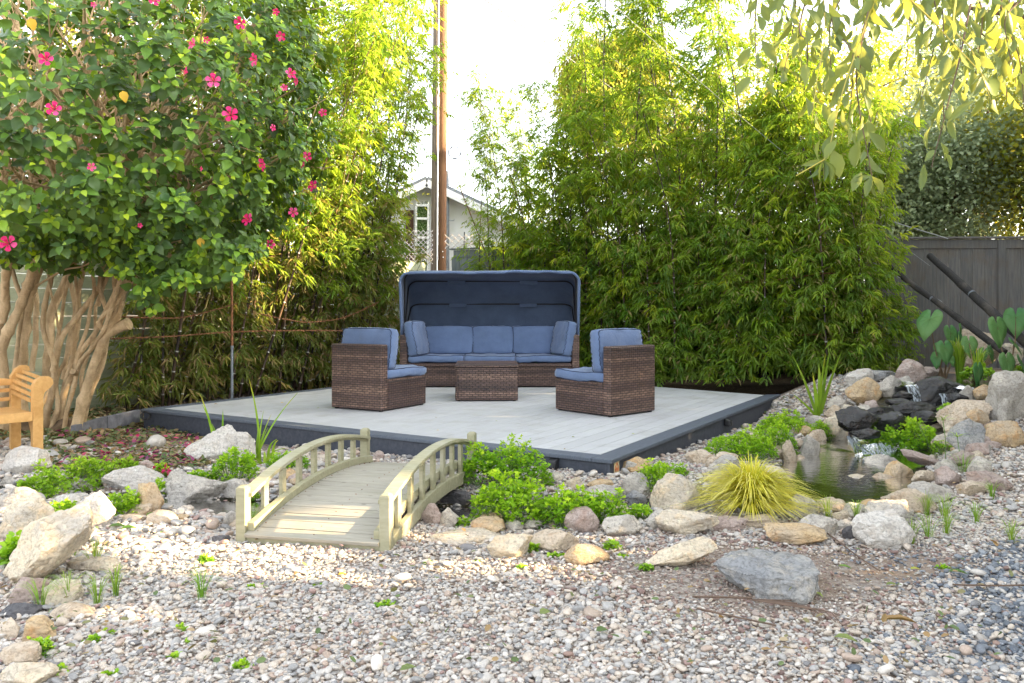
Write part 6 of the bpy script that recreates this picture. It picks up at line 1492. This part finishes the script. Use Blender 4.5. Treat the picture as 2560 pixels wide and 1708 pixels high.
# ================================================ OVERHANGING TREE (trunk stands right of the picture)
def overhang():
    t = thing('overhanging_tree', 'tree reaching in from the upper right with long drooping leaves', 'tree', (5.9, 4.6, 0)); off = (-5.9, -4.6, 0); g = np.random.default_rng(31)
    MB().tube(curve_pts([(5.9, 4.6, -.1), (5.8, 4.6, 1.2), (5.5, 4.5, 2.4), (4.9, 4.3, 3.4), (4.0, 4.0, 3.9)], 6, .05, 3), [.17 - .004 * i for i in range(25)], 12).build('trunk', M['bark_dark'], t, True, loc=off)
    limbs = [[(4.9, 4.3, 3.4), (3.6, 3.9, 3.3), (2.4, 3.5, 2.9), (1.5, 3.3, 2.6)], [(4.0, 4.0, 3.9), (3.2, 3.6, 3.5), (2.3, 3.3, 2.75), (2.25, 3.2, 2.3)], [(5.2, 4.4, 3.0), (4.0, 4.0, 2.9), (3.0, 3.8, 2.7), (2.2, 3.6, 2.5)], [(5.2, 4.4, 2.8), (4.2, 4.6, 2.8), (3.2, 4.4, 2.7), (2.4, 4.3, 2.8)]]
    for k, l_ in enumerate(limbs): c = curve_pts(l_, 6, .04, k); MB().tube(c, [.035 * (1 - .9 * i / len(c)) + .003 for i in range(len(c))], 8).build('limb', M['bark_dark' if k != 1 else 'twig_y'], t, True, loc=off)
    # hanging twigs: photo pixels of start and end, distance
    tw = []
    spec = [(1905, -60, 1895, 215, 3.05), (1990, -60, 1950, 215, 3.2), (2060, -60, 2030, 310, 3.0), (2130, -60, 2090, 240, 3.3), (2215, -60, 2060, 400, 2.9), (2190, -40, 2180, 330, 3.4), (2260, -60, 2260, 200, 3.1), (2330, -40, 2300, 280, 3.3),
            (2240, -60, 2470, 200, 2.8), (2400, 150, 2330, 420, 3.0), (2360, -60, 2360, 300, 3.2), (2420, -60, 2430, 230, 3.2), (2480, -60, 2470, 250, 3.5), (2530, -60, 2540, 210, 3.2), (2560, -20, 2520, 160, 3.0), (2600, -20, 2580, 260, 3.4), (2140, 150, 2180, 440, 2.95), (2080, 60, 2120, 300, 3.3),
            (1930, -60, 1995, 130, 3.6), (2040, -60, 2070, 150, 3.7), (2160, -60, 2150, 160, 3.7), (2290, -60, 2300, 150, 3.8), (2390, -60, 2400, 160, 3.8), (2490, -60, 2500, 150, 3.9), (2330, -60, 2420, 90, 4.0), (2440, 60, 2520, 250, 3.4), (2380, 60, 2480, 260, 2.9), (2500, 20, 2560, 290, 3.1), (2000, 70, 2010, 240, 3.1)]
    b = MB(); by = MB(); C, D, S = [], [], []
    for k, (u0, v0, u1, v1, Y) in enumerate(spec):
        a, e = px(u0, v0, Y), px(u1, v1, Y - .05); m_ = a.lerp(e, .5) + Vector((g.normal(0, .03), g.normal(0, .05), .03)); c = curve_pts([a + Vector((.1, .1, .25)), a, m_, e], 7, .015, k)
        (by if k in (4, 8, 2, 26, 12, 19) else b).tube(c, [.0042 * (1 - .7 * i / len(c)) for i in range(len(c))], 5)
        Lt = (e - a).length; n = int(Lt / .031) + 5
        for i in range(n):
            f = i / n; p = c[min(len(c) - 1, int((.25 + .75 * f) * (len(c) - 1)))]; side = Vector((math.cos(i * 2.4 + k), math.sin(i * 2.4 + k), 0)); d = side * .5 + Vector((0, 0, -1)) + Vector(g.normal(0, .22, 3)); C.append(Vector(p) + side * .022 + Vector(g.normal(0, .012, 3))); D.append(d); S.append(.094 * g.uniform(.55, 1.2))
        if k in (4, 16): 
            for dd in ((.1, 0, -1), (-.35, 0, -1), (.6, .1, -.8), (-1, .1, -.25)): C.append(Vector(e)); D.append(Vector(dd)); S.append(.08)
    q = px(2060, 400, 2.85); q2 = px(1990, 440, 2.85); by.tube([q, q2], [.003, .0015], 4)
    for dd in ((.5, 0, .9), (.3, 0, -.7), (-.4, .1, -.6)): C.append(q); D.append(Vector(dd)); S.append(.09)
    o = b.build('twigs', M['twig'], t, True, loc=off); o['kind'] = 'stuff'; o = by.build('yellow_twigs', M['twig_y'], t, True, loc=off); o['kind'] = 'stuff'
    C = np.array([v[:] for v in C]); D = np.array([v[:] for v in D]); S = np.array(S); n = len(C); Nn = g.normal(0, 1, (n, 3)); Nn[:, 2] *= .25; Nn[:, 1] -= .5; rnd = np.clip(g.normal(.42, .24, n), 0, 1); print('overhang leaves', n)
    inside = (np.abs(C[:, 0] / C[:, 1]) < .66) & (C[:, 2] < CZ + .40 * C[:, 1]); big = np.argsort(-np.where(inside, S / C[:, 1], 0))[:300]; rest = np.setdiff1d(np.arange(n), big)
    if len(rest): nobj('foliage', leaf_mesh('foliage', C[rest], D[rest], Nn[rest], S[rest], S[rest] * .42, T_LANCE, 'over', rnd[rest]), t, off)['kind'] = 'stuff'
    sh = [[leaf_mesh('leaf', np.zeros((1, 3)), np.array([[1., 0, 0]]), np.array([[0, 0, 1.]]), 1.0, w, T_LANCE, 'over', np.array([s])) for s in np.linspace(.05, .95, 7)] for w in (.30, .40, .50)]
    D2 = nrm(D)
    for i in big:
        d = Vector(D2[i]); s = d.cross(Vector(Nn[i])).normalized(); nn = s.cross(d); q = nobj('leaf', sh[i % 3][int(np.clip(rnd[i] * 7, 0, 6))], t)
        q.matrix_local = Matrix.Translation(Vector(C[i]) + Vector(off)) @ Matrix((d, -s, nn)).transposed().to_4x4() @ Matrix.Scale(S[i], 4)
    # high crown outside the picture: casts the dappled shade of the garden
    n = 5200; P = np.stack([g.uniform(5.0, 8.0, n), g.uniform(1.6, 8.2, n), g.uniform(4.5, 7.8, n)], -1)
    P = P[((P - np.array((6.5, 4.9, 6.2))) ** 2 / np.array((1.7, 3.4, 1.9)) ** 2).sum(1) < 1]
    nobj('crown', leaf_mesh('crown', P, g.normal(0, 1, (len(P), 3)) + np.array([0, 0, -.8]), g.normal(0, 1, (len(P), 3)), .22, .11, T_BAM, 'over', g.random(len(P))), t, off)['kind'] = 'stuff'
overhang()

# ================================================ TREES BEYOND
def crown_tree(name, label, c, rad, n, L, w, mat, trunk=None, droop=0.0, clump=.28, T=T_BAM, seed=0, cat='tree', twigs=40):
    g = np.random.default_rng(seed + 700); c = np.array(c, float); rad = np.array(rad, float)
    t = thing(name, label, cat, (c[0], c[1], 0)); off = (-c[0], -c[1], 0)
    nc = max(20, n // 60); d = nrm(g.normal(0, 1, (nc, 3))); rr = g.random(nc) ** .38
    lump = np.array([1 + .28 * noise.noise(Vector(v * 1.9 + seed)) for v in d]); K = c + d * rad * (rr * lump)[:, None]
    C = np.repeat(K, 60, 0) + g.normal(0, 1, (nc * 60, 3)) * clump * np.array([1, 1, .8]); m = len(C)
    D = nrm(C - np.repeat(K, 60, 0)) + g.normal(0, .5, (m, 3)) + np.array([0, 0, -droop]); rnd = np.clip(g.normal(.42, .22, m) + np.repeat(g.normal(0, .14, nc), 60), 0, 1)
    nobj('crown', leaf_mesh('crown', C, D, g.normal(0, 1, (m, 3)) + np.array([0, 0, .8]), L * g.uniform(.7, 1.3, m), w, T, mat, rnd), t, off)['kind'] = 'stuff'
    b = MB(); base = Vector((c[0], c[1], -.1)); top = Vector(c) + Vector((0, 0, rad[2] * .3)); tr = rad[0] * .06 + .03
    b.tube(curve_pts([base, base.lerp(top, .5) + Vector((.15, 0, 0)), top], 6, .08, seed), [tr * (1 - .6 * i / 13) for i in range(13)], 9); b.build('trunk', M['bark_dark'], t, True, loc=off)
    b = MB()
    for i in range(twigs):
        a = base.lerp(top, g.uniform(.5, 1)); e = Vector(K[g.integers(0, nc)]); b.tube([a, a.lerp(e, .5) + Vector((0, 0, .15)), e], [tr * .3, tr * .15, .006], 5)
    b.build('limbs', M['bark_dark'], t, True, loc=off)
    return t
P_ = lambda u, v, Y: px(u * 1.0894, v * 1.0894, Y)
crown_tree('grey_green_tree', 'rounded grey green tree just beyond the charcoal fence', P_(2185, 405, 15.5), (1.85, 1.4, 1.75), 24000, .085, .05, 'farleaf', seed=1, T=T_RND, clump=.2)
crown_tree('grey_green_tree', 'smaller grey green tree behind the right end of the bamboo stand', P_(2060, 480, 15.5), (.9, .9, 1.2), 8000, .085, .05, 'farleaf', seed=2, T=T_RND, clump=.2)
crown_tree('yellow_tree', 'loose yellow leaved tree at the right edge beyond the fence', P_(2370, 370, 14.5), (.8, 1.2, 1.7), 7000, .09, .06, 'yelleaf', seed=3, T=T_RND, clump=.26)
crown_tree('tall_tree', 'tall pale tree rising behind the grey green tree', P_(2240, 190, 21), (2.4, 1.6, 2.2), 12000, .11, .06, 'farleaf', seed=4, T=T_RND)
crown_tree('tall_tree', 'green tree hidden behind the bamboo and hanging leaves', P_(1880, 290, 17), (2.2, 1.4, 2.2), 16000, .10, .05, 'yelleaf', seed=5)
crown_tree('weeping_tree', 'weeping yellow green tree, left of two peaks behind the bamboo', P_(1345, 190, 20), (.62, .7, 1.35), 9000, .20, .022, 'yelleaf', droop=1.6, seed=6, clump=.2)
crown_tree('weeping_tree', 'weeping yellow green tree, right of two peaks behind the bamboo', P_(1445, 190, 20), (.85, .8, 1.5), 12000, .20, .022, 'yelleaf', droop=1.6, seed=7, clump=.2)
crown_tree('background_shrub', 'yellow green shrub mass behind the middle of the bamboo stand', P_(1560, 330, 16), (2.4, 1.2, 1.5), 14000, .11, .03, 'yelleaf', seed=8)
crown_tree('background_shrub', 'dark shrub behind the hibiscus and the left bamboo', P_(250, 200, 12), (2.2, 1.3, 2.2), 9000, .11, .05, 'yelleaf', seed=9)
def palm():
    c = P_(640, 130, 15.5); t = thing('palm_tree', 'palm with arching yellow fronds above the left bamboo', 'palm', (c.x, c.y, 0)); g = np.random.default_rng(12)
    MB().tube([(0, 0, -.1), (.05, 0, c.z * .5), (0, 0, c.z)], [.2, .17, .16], 12).build('trunk', M['bark_dark'], t, True)
    for k in range(16):
        a = k * 2.399; o = Vector((math.cos(a), math.sin(a) * .6, 0)); el = g.uniform(.1, .9); Lf = 1.9; P = [Vector((0, 0, c.z)) + o * Lf * f + Vector((0, 0, 1)) * (el * Lf * f - 1.15 * f * f * Lf * .55) for f in np.linspace(0, 1, 14)]
        f_ = MB().tube(P, [.02 * (1 - .85 * i / 14) for i in range(14)], 5).build('frond', M['twig_y'], t, True)
        C = np.array([P[i].lerp(P[i + 1], q)[:] for i in range(1, 13) for q in (0, .2, .4, .6, .8) for _ in (0, 1)]); s = np.tile([1, -1], len(C) // 2)[:, None]; T = np.array((P[-1] - P[0]).normalized()); sd = nrm(np.cross(T, [0, 0, 1.]))
        D = sd * s + T * .8 + np.array([0, 0, -.35]) + g.normal(0, .12, (len(C), 3)); nobj('leaflets', leaf_mesh('leaflets', C, D, np.tile([0, 0, 1.], (len(C), 1)), .5, .028, T_BAM, 'yelleaf', np.clip(g.normal(.7, .2, len(C)), 0, 1)), f_)['kind'] = 'stuff'
palm()
crown_tree('background_tree', 'yellow green bush glimpsed low between the hibiscus and the utility pole', P_(720, 420, 16), (1.6, 1.0, 1.2), 6000, .10, .035, 'yelleaf', seed=15)

def shade_hedge():
    """hedge added outside the picture at the right, shaped for its shade: it keeps the low sun off the garden except through its gaps"""
    g = np.random.default_rng(77); C = []
    def hgt(y): return np.where(y < 7.2, 7.4, np.where((y > 12.7) & (y < 14.4), 6.8, 4.6)) + .35 * np.sin(y * 2.1) + .25 * np.sin(y * 5.3)
    n = 66000; y = g.uniform(-7, 14.8, n); z = g.uniform(0, 7.9, n); x = 8.4 + .08 * y + .5 * np.maximum(0, y - 12) + g.normal(0, .42, n)
    k = z < hgt(y) + g.normal(0, .12, n)
    gap = np.exp(-(((y - 2.0) / .50) ** 2 + ((z - 2.75) / .56) ** 2) ** 2); nz = np.array([noise.noise(Vector((b * 2.6, c_ * 2.6, 3))) for b, c_ in zip(y, z)])
    k &= g.random(n) > np.clip(gap * (1.5 + 1.0 * nz), 0, 1)
    gap2 = np.exp(-(((y - 1.9) / .95) ** 2 + ((z - 3.95) / .50) ** 2) ** 1.5); k &= g.random(n) > np.clip(gap2 * (.9 + 1.6 * nz), 0, .97)
    P = np.stack([x, y, z], -1)[k]; m = len(P); t = thing('added_shade_hedge', 'added unseen hedge at the right, shaped to shade the garden', 'hedge', (8.4, 4, 0))
    nobj('foliage', leaf_mesh('foliage', P, g.normal(0, 1, (m, 3)), np.array([-1., 0, .2]) + g.normal(0, .5, (m, 3)), .24, .15, T_RND, 'hedge', g.random(m)), t, (-8.4, -4, 0))['kind'] = 'stuff'
    b = MB()
    for i in range(12): b.tube([(8.4 + .05 * i, -4.5 + i * 1.45, -.1), (8.5, -4.5 + i * 1.45, 2), (8.4, -4.3 + i * 1.45, 3.4)], [.09, .07, .03], 8)
    b.build('stems', M['bark_dark'], t, True, loc=(-8.4, -4, 0))
shade_hedge()

# turf tufts on the ladder
t_, C_ = _lad; g_ = np.random.default_rng(2)
nobj('turf_blades', leaf_mesh('turf_blades', C_, g_.normal(0, .5, (len(C_), 3)) + np.array([0, -.5, .3]), g_.normal(0, 1, (len(C_), 3)), .07, .012, T_BAM, 'farleaf', g_.random(len(C_))), t_)['kind'] = 'stuff'

# ================================================ LITTER
def litter():
    g = np.random.default_rng(55)
    def field(name, n, box, mat, L, poly=None, T=T_RND, zo=.012, kind='stuff'):
        u = g.uniform(box[0], box[2], n); v = g.uniform(box[1], box[3], n); P = []
        for a, b in zip(u, v):
            q = hit(a, b)
            if in_deck(q.x, q.y, .02) or q.y > 9.4: continue
            P.append((q.x, q.y, q.z + zo + g.random() * .018))
        P = np.array(P); m = len(P); D = g.normal(0, 1, (m, 3)); D[:, 2] *= .35; N_ = np.array([0, 0, 1.]) + g.normal(0, .35, (m, 3)); Ls = L * g.uniform(.6, 1.3, m)
        tag(nobj(name, leaf_mesh(name, P, D, N_, Ls, Ls * .6, T, mat, g.random(m))), kind=kind)
    field('fallen_leaves', 3400, (95, 1050, 520, 1180), 'litter', .045, zo=.03); field('fallen_leaves', 1500, (0, 1020, 330, 1110), 'litter', .06, zo=.02)
    field('fallen_petals', 260, (150, 1085, 500, 1180), 'petal_old', .045, zo=.045); field('dry_leaves', 160, (1900, 975, 2080, 1080), 'litter', .05)
    field('leaf_litter', 420, (0, 1200, 2560, 1700), 'litter', .028, zo=.03)
    # individual things lying about
    def one(u, v, L, w, mat, lab, rnd=.5, az=0., name='fallen_leaf', cat='leaf', deckz=None, T=T_OVAL):
        q = hit(u, v) if deckz is None else px(u, v, (CZ - deckz) * F / (v - HY)); q.z += .028 if deckz is None else .004
        c = np.array([[0., 0, 0]]); me = leaf_mesh(name, c, np.array([[math.cos(az), math.sin(az), .12]]), np.array([[.1, -.15, 1.]]), L, w, T, mat, np.array([rnd])); o = nobj(name, me); o.location = q; o.rotation_euler = (0, 0, 0); tag(o, lab, cat)
    one(270, 1332, .09, .035, 'hib', 'dark green fallen leaf on the pale gravel left of the bridge', .3, .1); one(300, 1338, .08, .03, 'hib', 'lighter green fallen leaf beside the dark one left of the bridge', .6, .3)
    one(365, 1305, .07, .04, 'hib', 'curled dark leaf below the pointed brown stone', .1, 1.0); one(1350, 1556, .05, .04, 'over', 'pale green round leaf in the centre gravel', .55, .6); one(1490, 1598, .045, .035, 'hib', 'dark crumpled leaf in the centre gravel', .0, .2)
    one(1000, 1700, .055, .03, 'over', 'olive leaf at the bottom edge of the gravel', .3, .5); one(2085, 1615, .075, .035, 'over', 'curled olive leaf in the lower right gravel', .5, -.5); one(2035, 1500, .05, .022, 'over', 'small drooping leaf against the large lone boulder', .7, -1.2)
    one(2095, 1432, .055, .02, 'hib', 'narrow green leaf behind the large lone boulder', .45, -.5); one(2370, 1448, .075, .022, 'hib', 'long green leaf in the right gravel', .3, -.3); one(2275, 1440, .045, .02, 'over', 'yellowish leaf in the right gravel', .9, 0)
    one(2215, 1480, .05, .02, 'over', 'olive leaf in shade of the right gravel', .3, .1); one(2205, 1572, .12, .022, 'pole_leaf' if False else 'litter', 'orange red strip of bark on the right gravel', .82, -.15, 'bark_strip', 'bark'); one(845, 1455, .035, .02, 'hib_yellow', 'yellow leaf on the gravel in front of the bridge', .4, .3)
    one(735, 1456, .03, .018, 'litter', 'small orange leaf in the sunlit gravel', .84, 1.2); one(1236, 1331, .035, .022, 'hib_yellow', 'yellow leaf on the long flat pale stone', .4, 2.0); one(1239, 1054, .018, .012, 'over', 'tiny leaf on the deck boards', .7, .3, deckz=.12); one(702, 1008, .03, .018, 'hib_yellow', 'small leaf on the left part of the deck', .9, .5, deckz=.12)
    for i in range(14):
        u_, v_ = (650, 1030) if i == 0 else (g.uniform(560, 1600), g.uniform(990, 1125)); one(u_, v_, g.uniform(.015, .032), .014, ('litter', 'over', 'hib_yellow')[i % 3], 'tiny dry leaf blown onto the pale deck boards', g.random(), g.uniform(0, 6), deckz=.12); sc.objects[-1]['group'] = 'tiny leaves on the deck'
    one(535, 1012, .04, .025, 'litter', 'orange curled leaf near the left deck border', .85, .5, deckz=.12)
    fm = [o.data for o in bpy.data.objects if o.name.startswith('flower')][:4]
    for i, (u, v, s, lab) in enumerate(((466, 1098, .05, 'fallen magenta flower against the deck front'), (338, 1104, .05, 'fallen crimson flower in the leaf litter'), (266, 1070, .035, 'small pink flower on the root edging'), (262, 1145, .045, 'fallen purple pink flower in the gravel near the bench'), (215, 1108, .03, 'small red flower beside the bench leg'))):
        q = hit(u, v); o = nobj('fallen_flower', fm[i % len(fm)]); o.location = q + Vector((0, 0, .03)); o.rotation_euler = (g.uniform(-.9, .3), g.uniform(-.6, .6), g.uniform(0, 6)); o.scale = (s, s, s * 1.4); tag(o, lab, 'flower')
    for i, (pts, lab) in enumerate(((((1740, 1545), (1850, 1572), (1940, 1592)), 'long thin twig lying in the gravel below the large lone boulder'), (((2060, 1345), (2130, 1400), (2200, 1450)), 'dark twig sticking out beyond the ochre slab'), (((1800, 1310), (1840, 1322), (1860, 1330)), 'curved reddish stick at the pinkish stones'), (((2380, 1485), (2480, 1488), (2560, 1486)), 'thin straight twig in the right gravel'), (((2110, 1345), (2150, 1325), (2170, 1300)), 'forked twig on the slate coloured stone'))):
        P = [hit(*p) + Vector((0, 0, .035)) for p in pts]; o = MB().tube(curve_pts(P, 5, .01, i), .0035, 5).build('twig', M['twig'], None, True); tag(o, lab, 'twig')
    q = hit(1880, 1520); b = MB()
    for i in range(9): b.tube([q + Vector((-.02, 0, .03)), q + Vector((.10 + .02 * i, -.015 * i + .02, .02)), q + Vector((.16 + .012 * i, -.03 * i + .03, .015))], .0022, 4)
    b.tube([q + Vector((-.22, .03, .03)), q + Vector((0, 0, .035))], .004, 5); tag(b.build('dry_frond', M['twig'], None, True), 'dry dark frond stalk under the large lone boulder', 'frond')
litter()
print('objects', len(bpy.data.objects), 'tris', sum(len(o.data.polygons) for o in sc.objects if o.type == 'MESH') , 'unique', sum(len(m.polygons) for m in bpy.data.meshes))
